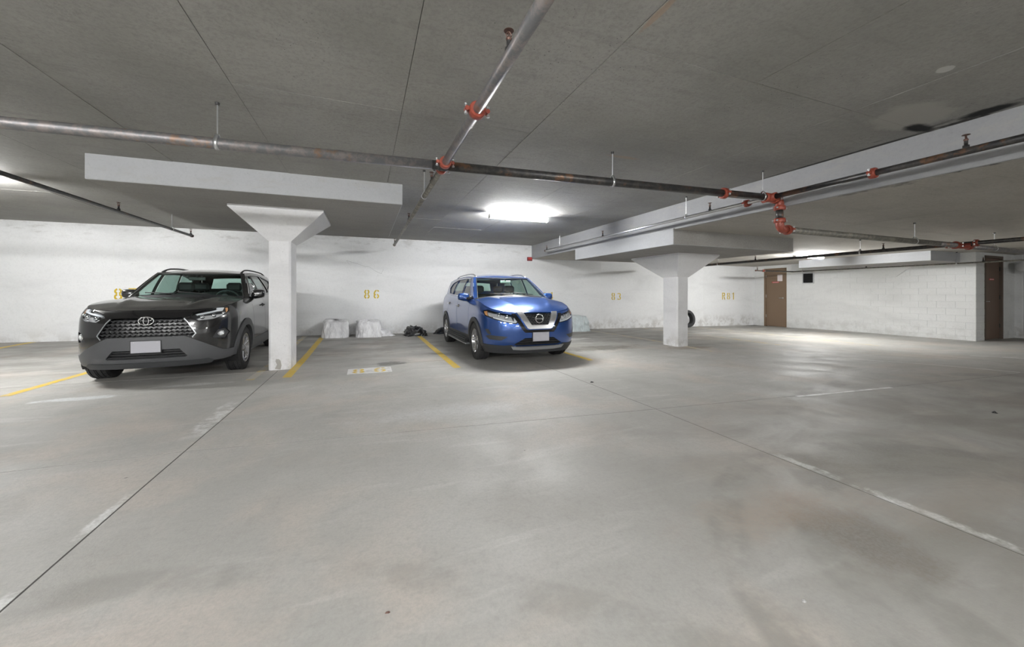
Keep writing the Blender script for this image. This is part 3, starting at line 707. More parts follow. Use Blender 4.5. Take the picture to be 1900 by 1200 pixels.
# alarm box, vent grille
t = thing('alarm_box', 'small dark red alarm box high on the back wall under the beam end', 'alarm', (5.235, Y1, 2.39))
MB().box((5.145, Y1-.05, 2.325), (5.325, Y1, 2.455), .008).build('housing', M['alarm'], t)
MB().box((5.17, Y1-.056, 2.37), (5.30, Y1-.049, 2.435)).build('cover_plate', M['red_sign'], t)
t = thing('vent_grille', 'square dark vent grille high in the block wall beside the first door', 'vent', (WX, 9.63, 1.82))
y0, y1, zb, zt_ = 9.42, 9.84, 1.60, 2.03
k = MB()
for a, b_ in (((WX-.03, y0, zb), (WX+.012, y0+.035, zt_)), ((WX-.03, y1-.035, zb), (WX+.012, y1, zt_)), ((WX-.03, y0+.035, zb), (WX+.012, y1-.035, zb+.035)), ((WX-.03, y0+.035, zt_-.035), (WX+.012, y1-.035, zt_))): k.box(a, b_)
k.build('frame', M['galv'], t); MB().box((WX-.004, y0+.03, zb+.03), (WX+.01, y1-.03, zt_-.03)).build('screen', M['black'], t)
for i in range(8):
    zz = zb+.06+i*.042
    mesh('slat', [(WX-.026, y0+.035, zz), (WX-.026, y1-.035, zz), (WX-.006, y1-.035, zz+.022), (WX-.006, y0+.035, zz+.022), (WX-.026, y0+.035, zz+.003), (WX-.026, y1-.035, zz+.003), (WX-.006, y1-.035, zz+.025), (WX-.006, y0+.035, zz+.025)], [(0,3,2,1),(4,5,6,7),(0,1,5,4),(2,3,7,6),(1,2,6,5),(3,0,4,7)], M['dark_steel'], t)

# ------------------------------------------------------------------ things by the back wall
def wrap_mat(name, col, rough, alpha_mix=0):
    m = mat(name, col, rough, 0, .6); q = NB(m)
    n = q.noise(q.map(q.co, (3, 3, .9)), 3.0, 5, .6, 1.2)
    q.color(q.mix(q.ramp(n, .35, .7), tuple(v*.80 for v in col), col)); q.bump(n, .6, .04)
    return m
M['wrap'] = wrap_mat('clear_plastic_wrap', (.82, .82, .84), .35)
M['wrap_blue'] = wrap_mat('pale_plastic_wrap', (.64, .72, .74), .3)
M['bag'] = wrap_mat('black_bin_bag', (.012, .013, .015), .22)
def lump(name, x0, x1, y0, y1, h, m, parent, seed, top=.75, skirt=.1, folds=.03, nx=36, nz=16):
    """draped bundle: rounded box rings with vertical folds and a puddled hem"""
    V = []; F = []; cxx, cyy = (x0+x1)/2, (y0+y1)/2; rx, ry = (x1-x0)/2, (y1-y0)/2; N = nx*2
    for k in range(nz+1):
        t = k/nz
        for i in range(N):
            a = 2*PI*i/N; e = .42
            cx_ = math.copysign(abs(math.cos(a))**e, math.cos(a)); cy_ = math.copysign(abs(math.sin(a))**e, math.sin(a))
            if t < .72: s_ = 1-(1-top)*(t/.72)**2*.5; z_ = h*.93*(t/.72)
            else:
                u = (t-.72)/.28; s_ = (1-(1-top)*.5)*math.cos(u*PI/2)**.8; z_ = h*(.93+.07*math.sin(u*PI/2))
            hem = 1+skirt*max(0, 1-t*5)
            p_ = Vector((cx_*3+seed, cy_*3, t*2.2))
            f_ = noise.noise(Vector((a*5+seed, seed, t*1.2)))*folds*(1 if t < .75 else .5)+noise.noise(p_*2.1)*folds*1.2
            x = cxx+cx_*rx*s_*hem*(1+f_/max(rx, .2)); y = cyy+cy_*ry*s_*hem*(1+f_/max(ry, .2))
            y = min(y, Y1-.02)
            z_ += noise.noise(p_*1.3+Vector((5, 1, 0)))*folds*1.6*ss(.05, .5, t)
            V.append((x, y, fz(x, y)+z_*1+.001))
    for k in range(nz):
        for i in range(N): F.append([k*N+i, k*N+(i+1) % N, (k+1)*N+(i+1) % N, (k+1)*N+i])
    F.append([nz*N+i for i in range(N)])
    return mesh(name, V, F, m, parent, True)
t = thing('wrapped_bundle', 'bulky bundle in crumpled pale plastic, left of the pair beside the left bay line', 'bundle', (-.76, 11.4, 0))
lump('plastic_cover', -1.08, -.42, 11.05, 11.80, .45, M['wrap'], t, 3.1, .85, .02, .035)
MB().box((-.98, 11.2, .03), (-.52, 11.6, .30), .03).build('crate', M['seat_grey'], t)
t = thing('wrapped_bundle', 'bulky bundle in crumpled pale plastic, right of the pair under number 86', 'bundle', (.02, 11.3, 0))
lump('plastic_cover', -.24, .42, 10.98, 11.78, .45, M['wrap'], t, 8.7, .8, .05, .04)
lump('plastic_skirt', .12, .72, 11.2, 11.8, .17, M['wrap'], t, 5.2, .2, .15, .05)
MB().box((-.12, 11.2, .03), (.24, 11.6, .28), .03).build('crate', M['seat_grey'], t)
t = thing('bin_bag', 'small shiny black bin bag on the floor at the head of a yellow line', 'bag', (1.33, 11.2, 0))
lump('bag', 1.08, 1.60, 11.0, 11.45, .20, M['bag'], t, 1.7, .35, .1, .09)
MB().tube([(1.36, 11.2, .19), (1.40, 11.18, .235), (1.45, 11.16, .225)], .02, 7, rs=[.028, .012, .03]).build('tied_neck', M['bag'], t, True)
t = thing('bin_bag', 'flattened black bag on the floor behind the blue car', 'bag', (2.25, 11.5, 0))
lump('bag', 1.98, 2.75, 11.35, 11.7, .16, M['bag'], t, 9.9, .1, .1, .05)
t = thing('wrapped_bundle', 'bundle under pale bluish plastic sheeting right of the blue car', 'bundle', (6.55, 11.25, -.06))
lump('plastic_cover', 5.75, 7.12, 10.95, 11.72, .50, M['wrap_blue'], t, 12.3, .75, .07, .05)
MB().box((6.0, 11.15, -.02), (6.8, 11.5, .30), .03).build('crate', M['seat_grey'], t)
# loose tyre leaning on the wall behind the right column
tcx, tcy, tcz = 12.0, 11.58, fz(12, 11.6)+.345
t = thing('loose_tyre', 'loose black tyre leaning on the back wall behind the right column', 'tyre', (tcx, tcy, tcz-.345))
def tyre_prof(R, wd, rr):
    hw = wd/2
    return [(-hw*.78, rr), (-hw*.98, rr+.02), (-hw*1.02, (R+rr)/2), (-hw*.97, R-.03), (-hw*.86, R-.008), (-hw*.60, R), (-hw*.57, R-.009), (-hw*.50, R-.009), (-hw*.47, R), (-hw*.16, R), (-hw*.13, R-.009), (-hw*.06, R-.009), (-hw*.03, R), (hw*.03, R), (hw*.06, R-.009), (hw*.13, R-.009), (hw*.16, R), (hw*.47, R), (hw*.50, R-.009), (hw*.57, R-.009), (hw*.60, R), (hw*.86, R-.008), (hw*.97, R-.03), (hw*1.02, (R+rr)/2), (hw*.98, rr+.02), (hw*.78, rr)]
sharp(MB().lathe((tcx, tcy, tcz-.0), (0, 1, -.18), tyre_prof(.345, .22, .215)+[(0, .23)], 40, True).build('tyre', M['rubber'], t), 40)
# small litter on the floor
def litter(name, label, x, y, s_, m, seed):
    r_ = random.Random(seed); V = []; n = 9
    for k in range(2):
        for i in range(n):
            a = 2*PI*i/n; r0 = s_*(.6+.5*r_.random())*(1 if k == 0 else .55)
            V.append((x+r0*math.cos(a), y+r0*math.sin(a)*.7, fz(x, y)+.0005+(0 if k == 0 else s_*.35*(.5+r_.random()))))
    F = [[i, (i+1) % n, n+(i+1) % n, n+i] for i in range(n)]+[list(range(n, 2*n))]
    tag(mesh(name, V, F, m), label, 'litter')
litter('dry_leaf', 'small dark curled leaf on the right of the open floor', 5.99, 1.82, .035, M['black_plastic'], 1)
litter('dry_leaf', 'tiny dark leaf on the floor in front of the blue car', 2.93, 4.49, .03, M['black_plastic'], 2)
litter('pebble', 'small pale pebble at the lower right of the floor', 1.58, .75, .012, M['steel'], 3)
litter('pebble', 'tiny stone in the dark stain on the right foreground floor', 1.62, .98, .012, M['steel'], 4)
litter('dry_leaf', 'small brown twig fragment on the near floor left of centre', .08, 1.52, .010, M['brass'], 5)

# ------------------------------------------------------------------ cars
def crm(keys):
    """smooth 1-D interpolation through (x, y) keys"""
    xs_ = [k[0] for k in keys]; ys_ = [k[1] for k in keys]; n = len(keys)
    ms = []
    for i in range(n):
        if i == 0: ms.append((ys_[1]-ys_[0])/(xs_[1]-xs_[0]))
        elif i == n-1: ms.append((ys_[-1]-ys_[-2])/(xs_[-1]-xs_[-2]))
        else:
            a = (ys_[i]-ys_[i-1])/(xs_[i]-xs_[i-1]); b_ = (ys_[i+1]-ys_[i])/(xs_[i+1]-xs_[i])
            ms.append(0 if a*b_ <= 0 else 2*a*b_/(a+b_))
    def f(x):
        if x <= xs_[0]: return ys_[0]
        if x >= xs_[-1]: return ys_[-1]
        i = 0
        while x > xs_[i+1]: i += 1
        h = xs_[i+1]-xs_[i]; t = (x-xs_[i])/h
        return (2*t**3-3*t**2+1)*ys_[i]+(t**3-2*t**2+t)*h*ms[i]+(-2*t**3+3*t**2)*ys_[i+1]+(t**3-t**2)*h*ms[i+1]
    return f
def inside(poly, x, y):
    c = False; n = len(poly); j = n-1
    for i in range(n):
        xi, yi = poly[i]; xj, yj = poly[j]
        if (yi > y) != (yj > y) and x < (xj-xi)*(y-yi)/(yj-yi)+xi: c = not c
        j = i
    return c
def resample(poly, d):
    out = []
    for i in range(len(poly)):
        a = poly[i]; b_ = poly[(i+1) % len(poly)]; L = math.hypot(b_[0]-a[0], b_[1]-a[1]); n = max(1, math.ceil(L/d))
        for k in range(n): out.append((a[0]+(b_[0]-a[0])*k/n, a[1]+(b_[1]-a[1])*k/n))
    return out
def circle(cx_, cy_, rx, ry=None, n=36, a0=0, a1=360):
    ry = ry or rx
    return [(cx_+rx*math.cos(math.radians(a0+(a1-a0)*i/n)), cy_+ry*math.sin(math.radians(a0+(a1-a0)*i/n))) for i in range(n)]
def patch(name, m, parent, fn, inc, exc=(), res=.05, off=0., rim=.02, flip=1):
    """surface piece cut from the mapping fn(u,v)->Vector: inside every inc polygon, outside every exc polygon; rim folds inwards"""
    loops = [resample(p, res) for p in inc]+[resample(p, res) for p in exc]
    x0 = max(min(p[0] for p in q_) for q_ in inc); x1 = min(max(p[0] for p in q_) for q_ in inc)
    y0 = max(min(p[1] for p in q_) for q_ in inc); y1 = min(max(p[1] for p in q_) for q_ in inc)
    co = []; ed = []
    for lp in loops:
        n = len(co); co += lp; ed += [(n+i, n+(i+1) % len(lp)) for i in range(len(lp))]
    bp = np.array(co)
    ny = max(1, int((y1-y0)/(res*.87))); nx = max(1, int((x1-x0)/res))
    for j in range(1, ny):
        for i in range(nx+1):
            x = x0+(x1-x0)*(i+.5*(j % 2))/nx; y = y0+(y1-y0)*j/ny
            if not all(inside(q_, x, y) for q_ in inc) or any(inside(q_, x, y) for q_ in exc): continue
            if np.min((bp[:, 0]-x)**2+(bp[:, 1]-y)**2) < (res*.5)**2: continue
            co.append((x, y))
    r_ = delaunay_2d_cdt([Vector(c) for c in co], ed, [], 0, 1e-6)
    vs, fs = r_[0], r_[2]
    keep = []
    for f in fs:
        cxx = sum(vs[i].x for i in f)/3; cyy = sum(vs[i].y for i in f)/3
        if all(inside(q_, cxx, cyy) for q_ in inc) and not any(inside(q_, cxx, cyy) for q_ in exc): keep.append(list(f))
    used = sorted({i for f in keep for i in f}); idx = {u: k for k, u in enumerate(used)}
    keep = [[idx[i] for i in f] for f in keep]
    P = []; N = []
    e = .004
    for u in used:
        x, y = vs[u].x, vs[u].y; p0 = fn(x, y)
        n = (fn(x+e, y)-fn(x-e, y)).cross(fn(x, y+e)-fn(x, y-e))
        n = n.normalized()*flip if n.length > 1e-12 else Vector((0, 0, 1))
        P.append(p0+n*off); N.append(n)
    if not keep: return None
    f = keep[0]; tn = (P[f[1]]-P[f[0]]).cross(P[f[2]]-P[f[0]])
    tot = sum(((P[f[1]]-P[f[0]]).cross(P[f[2]]-P[f[0]])).dot(N[f[0]]) for f in keep)
    if tot < 0: keep = [f[::-1] for f in keep]
    nf = len(keep); F = list(keep)
    if rim:
        cnt = {}
        for f in keep:
            for a, b_ in ((f[0], f[1]), (f[1], f[2]), (f[2], f[0])): cnt[(a, b_)] = 1
        bd = [(a, b_) for (a, b_) in cnt if (b_, a) not in cnt]; dup = {}
        top = {}
        for a, b_ in bd:
            for q_ in (a, b_):
                if q_ not in dup:
                    top[q_] = len(P); P.append(P[q_].copy()); dup[q_] = len(P); P.append(P[q_]-N[q_]*rim)
        for a, b_ in bd: F.append([top[b_], top[a], dup[a], dup[b_]])
    o = mesh(name, P, F, m, parent); me = o.data
    me.polygons.foreach_set('use_smooth', [True]*len(F))
    nn = []
    for k, f in enumerate(me.polygons):
        if k < nf: nn += [tuple(N[v]) for v in f.vertices]
        else: nn += [tuple(f.normal)]*len(f.vertices)
    me.normals_split_custom_set(nn)
    return o

class Body:
    def __init__(s, W, LF, LT, HT, LS, LR, p, roll, Lend, taper):
        s.W = crm(W); s.LF = crm(LF); s.LT = crm(LT); s.HT = crm(HT); s.LS = LS; s.LR = LR; s.p = p; s.roll = roll; s.taper = taper
        n = 300; Wr, Ar = s.W(.8), LS-s.LF(.8)
        def table(A):
            a_ = np.linspace(0, PI/2, n); x = Wr*np.sin(a_)**(2/p); y = A*(1-np.cos(a_)**(2/p))
            return a_, np.concatenate([[0], np.cumsum(np.hypot(np.diff(x), np.diff(y)))])
        s.a1, s.t1 = table(Ar); s.a2, s.t2 = table(s.LT(.8)-LR)
        s.s1 = s.t1[-1]; s.s2 = s.s1+(LR-LS); s.s3 = s.s2+s.t2[-1]
    def plan(s, q, h):
        """plan-view point for arc parameter q (0 at the nose) at height h"""
        g = -1 if q < 0 else 1; q = min(abs(q), s.s3); W = s.W(h)
        if q <= s.s1:
            a = np.interp(q, s.t1, s.a1); x = W*math.sin(a)**(2/s.p); A = s.LS-s.LF(h); y = s.LF(h)+A*(1-max(0, math.cos(a))**(2/s.p))
        elif q <= s.s2: x = W; y = s.LS+q-s.s1
        else:
            d = s.s3-q; a = np.interp(d, s.t2, s.a2); x = W*math.sin(a)**(2/s.p); A = s.LT(h)-s.LR; y = s.LR+A*max(0, math.cos(a))**(2/s.p)
        return g*x*s.taper(y), y
    def P(s, q, h):
        ht = s.HT(abs(q)); k = max(0., 1-(ht-h)/.16)
        x, y = s.plan(q, h); d = s.roll*k*k
        if d > 0:
            e = .01; ax, ay = s.plan(q+e, h); bx, by = s.plan(q-e, h); tx, ty = ax-bx, ay-by; L = math.hypot(tx, ty) or 1
            nx, ny = ty/L, -tx/L
            x -= nx*d; y -= ny*d
        return Vector((x, y, h))
    def sl(s, l, h=.8):
        """arc parameter of the side point at length l"""
        if l >= s.LR:
            A = s.LT(h)-s.LR; c_ = min(1, (l-s.LR)/A); a = math.acos(min(1, c_**(s.p/2))); return s.s3-np.interp(a, s.a2, s.t2)
        if l >= s.LS: return s.s1+l-s.LS
        A = s.LS-s.LF(h); c_ = max(0, min(1, (s.LS-l)/A)); return float(np.interp(math.acos(c_**(s.p/2)), s.a1, s.t1))
    def sw(s, w_, h=.8):
        """arc parameter of the nose point at half width w_"""
        g = -1 if w_ < 0 else 1; r_ = min(1, abs(w_)/s.W(h)); return g*float(np.interp(math.asin(r_**(s.p/2)), s.a1, s.t1))
def W2(B, pts): return [(B.sw(a, h), h) for a, h in pts]
def L2(B, pts): return [(B.sl(a, h), h) for a, h in pts]
def mir(poly): return [(-a, b_) for a, b_ in poly][::-1]
def wheel(parent, x, y, z, R, wd, rr, side, nsp, style, yaw=0):
    """tyre with rim, spokes and hub; side = +1 outboard towards +x"""
    ax = Vector((side*math.cos(yaw), side*math.sin(yaw), 0)); c = Vector((x, y, z)); u = Vector((0, 0, 1)); v = ax.cross(u)
    o = sharp(MB().lathe(c, ax, tyre_prof(R, wd, rr)+[(0, rr+.01)], 48, True).build('wheel', M['rubber'], parent), 35)
    # shoulder tread blocks
    tb = MB()
    for k in range(44):
        a = 2*PI*k/44; a2 = a+.09
        for s_ in (-1, 1):
            for (q0, q1, r0, r1) in ((.60, .88, R-.001, R-.010),):
                V = []
                for aa in (a, a2):
                    for (q_, r_) in ((q0, R+.004), (q1, R-.006), (q1+.03, R-.03), (q0, R-.02)):
                        V.append(c+ax*(s_*q_*wd/2)+(u*math.cos(aa)+v*math.sin(aa))*r_)
                tb.add(V, [(0,1,2,3),(7,6,5,4),(0,4,5,1),(1,5,6,2),(2,6,7,3),(3,7,4,0)])
    tb.build('tread', M['rubber_tread'], o)['kind'] = 'stuff'
    rim = MB().lathe(c, ax, [(wd*.40, rr+.004), (wd*.47, rr-.002), (wd*.46, rr-.012), (wd*.36, rr-.022), (wd*.2, rr-.04), (-wd*.35, rr-.03), (-wd*.4, rr)], 40)
    sharp(rim.build('rim', M['silver'], o), 30)
    MB().lathe(c, ax, [(wd*.02, rr-.03), (wd*.0, .12), (wd*.0, .001)], 28).build('brake_disc', M['dark_steel'], o, True)
    for k in range(nsp):
        offs = (-.13, .13) if style == 'double' else (0,)
        base = 2*PI*k/nsp+.2; sp = MB()
        for of in offs:
            a0 = base+of*.9; a1 = base+of*1.15
            d0 = u*math.cos(a0)+v*math.sin(a0); d1_ = u*math.cos(a1)+v*math.sin(a1); t0 = ax.cross(d0); t1 = ax.cross(d1_)
            w0, w1 = (.013, .016) if style == 'double' else (.024, .034)
            V = []
            for (dd, tt, rad, ww, axo, dep) in ((d0, t0, .045, w0, wd*.34, .03), (d0, t0, .11, w0, wd*.37, .025), (d1_, t1, rr-.012, w1, wd*.44, .02)):
                V += [c+dd*rad+tt*ww*1.1+ax*(axo-dep), c+dd*rad+tt*ww+ax*(axo-.004), c+dd*rad+tt*ww*.5+ax*axo, c+dd*rad-tt*ww*.5+ax*axo, c+dd*rad-tt*ww+ax*(axo-.004), c+dd*rad-tt*ww*1.1+ax*(axo-dep)]
            F = []
            for q_ in range(2):
                for i in range(6): F.append([q_*6+i, q_*6+(i+1) % 6, (q_+1)*6+(i+1) % 6, (q_+1)*6+i])
            F += [list(range(5, -1, -1)), list(range(12, 18))]; sp.add(V, F)
        sharp(sp.build('spoke', M['silver'] if style != 'dark' else M['silver'], o), 40)
    MB().lathe(c+ax*wd*.30, ax, [(0, .062), (.018, .058), (.022, .035), (.03, .032), (.032, .001)], 24).build('hub_cap', M['silver'], o, True)
    return o
def disc_text(txt, size, fn, m, parent, name):
    me = text_mesh(txt, size)
    for v in me.vertices: v.co = fn(v.co.x, v.co.y, v.co.z)
    me.materials.clear(); me.materials.append(m); o = bpy.data.objects.new(name, me); COL.objects.link(o); o.parent = parent; return o

def build_car(C):
    root = thing(C['name'], C['label'], 'car', (0, 0, 0))
    B = Body(*[C[k] for k in ('W', 'LF', 'LT', 'HT', 'LS', 'LR', 'p', 'roll', 'Lend', 'taper')]); P = B.P
    paint, clad = C['paint'], C['clad']; wf, wr, wz, ra = C['wf'], C['wr'], C['wz'], C['ra']; sill = C['sill']
    HTl = lambda l: B.HT(B.sl(l))
    # --- roof and greenhouse
    hr = crm(C['hr'])
    def G(l, h):
        l_ = min(max(l, .9), 4.5); p0 = P(B.sl(l_, HTl(l_)-.01), HTl(l_)-.002); hb = HTl(l_); x = max(0, h-hb)
        return Vector((p0.x-.012-C['tum']*x-.34*x*x, l, h))
    cow = lambda w_: C['cowl'][0]+C['cowl'][1]*w_*w_
    hed = lambda w_: C['head'][0]+C['head'][1]*w_*w_
    rea = lambda w_: C['rear'][0]-C['rear'][1]*w_*w_
    def roofz(w_, l):
        we = G(l, hr(l)).x; q = min(1, abs(w_)/we); return hr(l)+C['crown']*(1-q**2.4)*ss(C['head'][0]-.15, C['head'][0]+.7, l)+.012*(1-q**2)
    # hood height field
    edge = []
    q = 0
    qe = B.sl(1.25)
    N_ = 120
    for i in range(N_+1):
        qq = B.sl(1.75)*i/N_; v = P(qq, B.HT(qq)); edge.append((v.x, v.y, v.z))
    ex = np.array([e_[0] for e_ in edge]); ey = np.maximum.accumulate(np.array([e_[1] for e_ in edge])+np.arange(N_+1)*1e-6); ez = np.array([e_[2] for e_ in edge])
    def hoodz(w_, l):
        we = float(np.interp(l, ey, ex)); he = float(np.interp(l, ey, ez)); q = min(1, abs(w_)/max(we, .05)); l0 = ey[0]
        d = max(0, l-l0)
        z_ = he+C['hcrown']*(1-math.exp(-d/.18))*(1-q**2.2)
        wr_ = C['ridge'][0]+C['ridge'][1]*d
        z_ += C['ridge'][2]*math.exp(-((abs(w_)-wr_)/.06)**2)*ss(.05, .3, d)
        z_ -= C['ridge'][3]*(1-ss(wr_-.2, wr_, abs(w_)))*ss(.05, .4, d)
        return z_
    H = lambda w_, l: Vector((w_, l, hoodz(w_, l)))
    # hood polygon in plan
    lst = [(e_[0], e_[1]) for e_ in edge]
    wc = None; pl = []
    for (x, y) in lst:
        if y > cow(x): break
        pl.append((x-.003, y+.003)); wc = x; lc = y
    cr = [(wc*math.cos(PI*i/24), cow(wc*math.cos(PI*i/24))-.004) for i in range(25)]
    hp = [(-x, y) for x, y in pl[::-1][:-1]]+pl
    hp2 = hp+cr[1:-1]
    hp2 = [p_ for i, p_ in enumerate(hp2) if i == 0 or math.hypot(p_[0]-hp2[i-1][0], p_[1]-hp2[i-1][1]) > .012]
    patch('hood', paint, root, H, [hp2], res=.055, rim=.02, flip=1)
    # fenders and nose are cut on the wrapped side surface
    front = [(-B.sl(.62), .20), (B.sl(.62), .20), (B.sl(.62), 1.3), (-B.sl(.62), 1.3)]
    def top(q0, q1, n=24, d=-.002): return [(q0+(q1-q0)*i/n, B.HT(abs(q0+(q1-q0)*i/n))+d) for i in range(n+1)]
    arch_f = lambda r_: [(B.sl(l, h), h) for l, h in circle(wf, wz, r_, n=48)]
    arch_r = lambda r_: [(B.sl(l, h), h) for l, h in circle(wr, wz, r_, n=48)]
    holes = []
    for k in ('grille', 'low'): holes.append(W2(B, C[k]))
    for k in ('lamp', 'fog', 'fascia_side'):
        if C.get(k): holes += [C[k](B), mir(C[k](B))]
    lamp = C['lamp'](B)
    qb = B.sl(C['bump_l'])
    bcover = [(-qb, C['chin'])]+[(qb, C['chin'])]+[(qb, C['bump_h'])]+[(x, y) for x, y in top(qb, -qb, 60) ][0:0]
    # bumper cover: chin line up to hood edge at the nose, to the lamp's lower edge at the side
    bc = [(-qb, C['chin']), (qb, C['chin'])]+top(qb, -qb, 60, -.004)
    patch('bumper_cover', paint, root, P, [bc], holes+[arch_f(ra), mir(arch_f(ra))]+C['extra_holes'](B), res=.04)
    for nm, pg, m_, off, rm in C['front_pieces'](B):
        patch(nm, m_, root, P, pg[0], pg[1], res=.03, off=off, rim=rm)
    # grille backing and bars
    gr = W2(B, C['grille']); back = patch('grille', M['black'], root, P, [gr], res=.05, off=-.055, rim=0)
    C['grille_bars'](B, P, gr, back, root)
    lo = W2(B, C['low']); lb = patch('lower_intake', M['black'], root, P, [lo], res=.05, off=-.05, rim=0)
    for k in range(C['low_bars'][0]):
        h0 = C['low_bars'][1]+k*C['low_bars'][2]
        patch('intake_bar', M['black_plastic'], lb, P, [lo, [(-2, h0), (2, h0), (2, h0+.012), (-2, h0+.012)]], res=.05, off=-.015, rim=.03)
    # head lamps
    for sg in (1, -1):
        lp = lamp if sg > 0 else mir(lamp)
        hb_ = patch('headlight', M['black_plastic'], root, P, [lp], res=.03, off=-.05, rim=0)
        patch('lamp_bowl', C['bowl'], hb_, P, [[(x, y) for x, y in (C['bowlp'](B) if sg > 0 else mir(C['bowlp'](B)))], lp], res=.03, off=-.035, rim=.012)
        for (a, h_, r_) in C['proj']:
            c_ = P(B.sw(a*sg, h_), h_); n_ = Vector((sg*.5, -1, 0)).normalized()
            MB().lathe(c_-n_*.045, n_, [(0, r_), (.02, r_), (.028, r_*.8), (.034, r_*.4), (.036, .001)], 16).build('projector_lens', M['chrome'], hb_, True)
        for pg in C['drl'](B):
            patch('light_strip', M['drl'], hb_, P, [pg if sg > 0 else mir(pg)], res=.03, off=-.012, rim=.02)
        for pg in C['amber'](B):
            patch('amber_marker', M['amber'], hb_, P, [pg if sg > 0 else mir(pg)], res=.03, off=-.015, rim=.01)
        patch('lens', M['lens'], hb_, P, [lp], res=.03, off=0, rim=.03)
    # side panels
    for sg in (1, -1):
        S = (lambda pg: pg) if sg > 0 else mir
        sd = C['doors']  # l of fender/door, B, C shut lines
        g = .004
        def quadp(l0, l1, h0, curve=0):
            a = B.sl(l0); b_ = B.sl(l1); return [(a, h0), (b_, h0)]+top(b_, a, 30)
        qf = qb+.004
        fend = [(qf, sill), (B.sl(sd[0]-g), sill)]+top(B.sl(sd[0]-g), qf, 24)
        patch('front_fender', paint, root, P, [S(fend)], [S(arch_f(ra)), S(lamp)], res=.045)
        for nm, a, b_ in (('front_door', sd[0]+g, sd[1]-g), ('rear_door', sd[1]+g, sd[2]-g)):
            pg = [(B.sl(a), sill), (B.sl(b_), sill)]+top(B.sl(b_), B.sl(a), 20)
            dr = patch(nm, paint, root, P, [S(pg)], [S(arch_r(ra))], res=.06)
            lh = b_-.16; hh = C['handle_h'] if nm == 'front_door' else C['handle_h']+.03
            if nm == 'rear_door': lh = min(lh, b_-.12)
            p0 = P(B.sl(lh)*sg, hh); k = MB()
            k.tube([p0+Vector((-.012*sg, -.10, 0)), p0+Vector((.028*sg, -.09, 0)), p0+Vector((.034*sg, 0, .002)), p0+Vector((.028*sg, .09, 0)), p0+Vector((-.012*sg, .10, 0))], .013, 8)
            k.build('door_handle', C['handle_m'], dr, True)
            patch('handle_cup', M['black'], dr, P, [S([(B.sl(lh-.06), hh-.03), (B.sl(lh+.05), hh-.03), (B.sl(lh+.05), hh+.03), (B.sl(lh-.06), hh+.03)])], res=.03, off=.001, rim=0)
        qd = [(B.sl(sd[2]+g), sill), (B.s3-.02, sill)]+top(B.s3-.02, B.sl(sd[2]+g), 40)
        patch('rear_quarter', paint, root, P, [S(qd)], [S(arch_r(ra))], res=.06)
        # arch cladding rings and sill cladding
        for ar, lw, nmz in ((arch_f, wf, 0), (arch_r, wr, 1)):
            outer = [(B.sl(l, h), h) for l, h in circle(lw, wz, ra+C['archw'], n=48)]
            low_ = [(0.01, C['chin']+.03), (B.s3, C['chin']+.03), (B.s3, 1.2), (0.01, 1.2)]
            patch('wheel_arch_trim', clad, root, P, [S(outer), S(low_)], [S(ar(ra-.022))], res=.03, off=.014, rim=.05)
        sc_ = [(B.sl(wf+ra+C['archw']-.04), .235), (B.sl(wr-ra-C['archw']+.04), .235), (B.sl(wr-ra-C['archw']+.015), sill+.035), (B.sl(wf+ra+C['archw']-.015), sill+.035)]
        scl = patch('sill_trim', clad, root, P, [S(sc_)], res=.06, off=.012, rim=.04)
        if C.get('step'):
            y0_, y1_ = wf+ra+.08, wr-ra-.06; xb = .90*sg
            for k, (dz, dx, mm) in enumerate(((.345, 0, clad), (.315, .02, clad), (.285, .035, clad))):
                MB().box((min(xb+dx*sg-.05, xb+dx*sg+.02), y0_, dz-.01), (max(xb+dx*sg-.05, xb+dx*sg+.02), y1_, dz+.012), .006).build('step_rib', mm, scl)
            MB().box((min(xb-.06*sg, xb+.06*sg), y0_+.05, .215), (max(xb-.06*sg, xb+.06*sg), y1_-.05, .25), .012).build('running_board', M['silver_dull'], scl)
        # greenhouse side
        gl = C['glass_l']; a_e = None
        l0 = C['apil'][0]; l1 = C['apil'][1]; lr1, lr0 = C['dpil']
        roofline = [(l1+(lr1-l1)*i/24, hr(l1+(lr1-l1)*i/24)) for i in range(25)]
        beltl = [(lr0+(l0-lr0)*i/24, HTl(lr0+(l0-lr0)*i/24)-.004) for i in range(25)]
        frame = roofline[::-1]+beltl[::-1]; frame = [(a, b_) for a, b_ in frame]
        Gs = (lambda l, h: G(l, h)) if sg > 0 else (lambda l, h: (lambda v: Vector((-v.x, v.y, v.z)))(G(l, h)))
        win = C['win'](HTl, hr)
        cp = patch('window_frame', paint if C['frame_paint'] else M['black_plastic'], root, Gs, [frame], win, res=.05, rim=.006, flip=sg)
        for wn in win: patch('side_window', M['glass_side'] if wn is win[0] else M['glass_dark'], root, Gs, [wn], res=.08, off=-.012, rim=0, flip=sg)
        allw = C['dlo'](HTl, hr)
        big = [(p_[0]+(.0), p_[1]) for p_ in allw]
        cxm = sum(p_[0] for p_ in allw)/len(allw); cym = sum(p_[1] for p_ in allw)/len(allw)
        pts = [Gs(*p_) for p_ in resample(allw, .08)]
        MB().tube([p_+Vector((.002*sg, 0, 0)) for p_ in pts]+[pts[0]+Vector((.002*sg, 0, 0))], .007, 6).build('window_trim', C['trim_m'], root, True)
        # black B and C pillar covers
        for pg in C['pillars'](HTl, hr): patch('pillar_cover', M['black_plastic'], root, Gs, [pg], res=.05, off=.003, rim=.01, flip=sg)
        # mirror
        mp = Gs(l0+.16, HTl(l0+.16)+.02) if False else Vector((sg*(G(l0+.2, HTl(l0+.2)+.02).x), l0+.2, HTl(l0+.2)+.03))
        mc = Vector((sg*(C['mir'][0]-(C.get('mir_dx', 0) if sg < 0 else 0)), C['mir'][1], C['mir'][2])); mm = MB(); rx, ry, rz = C['mir'][3]
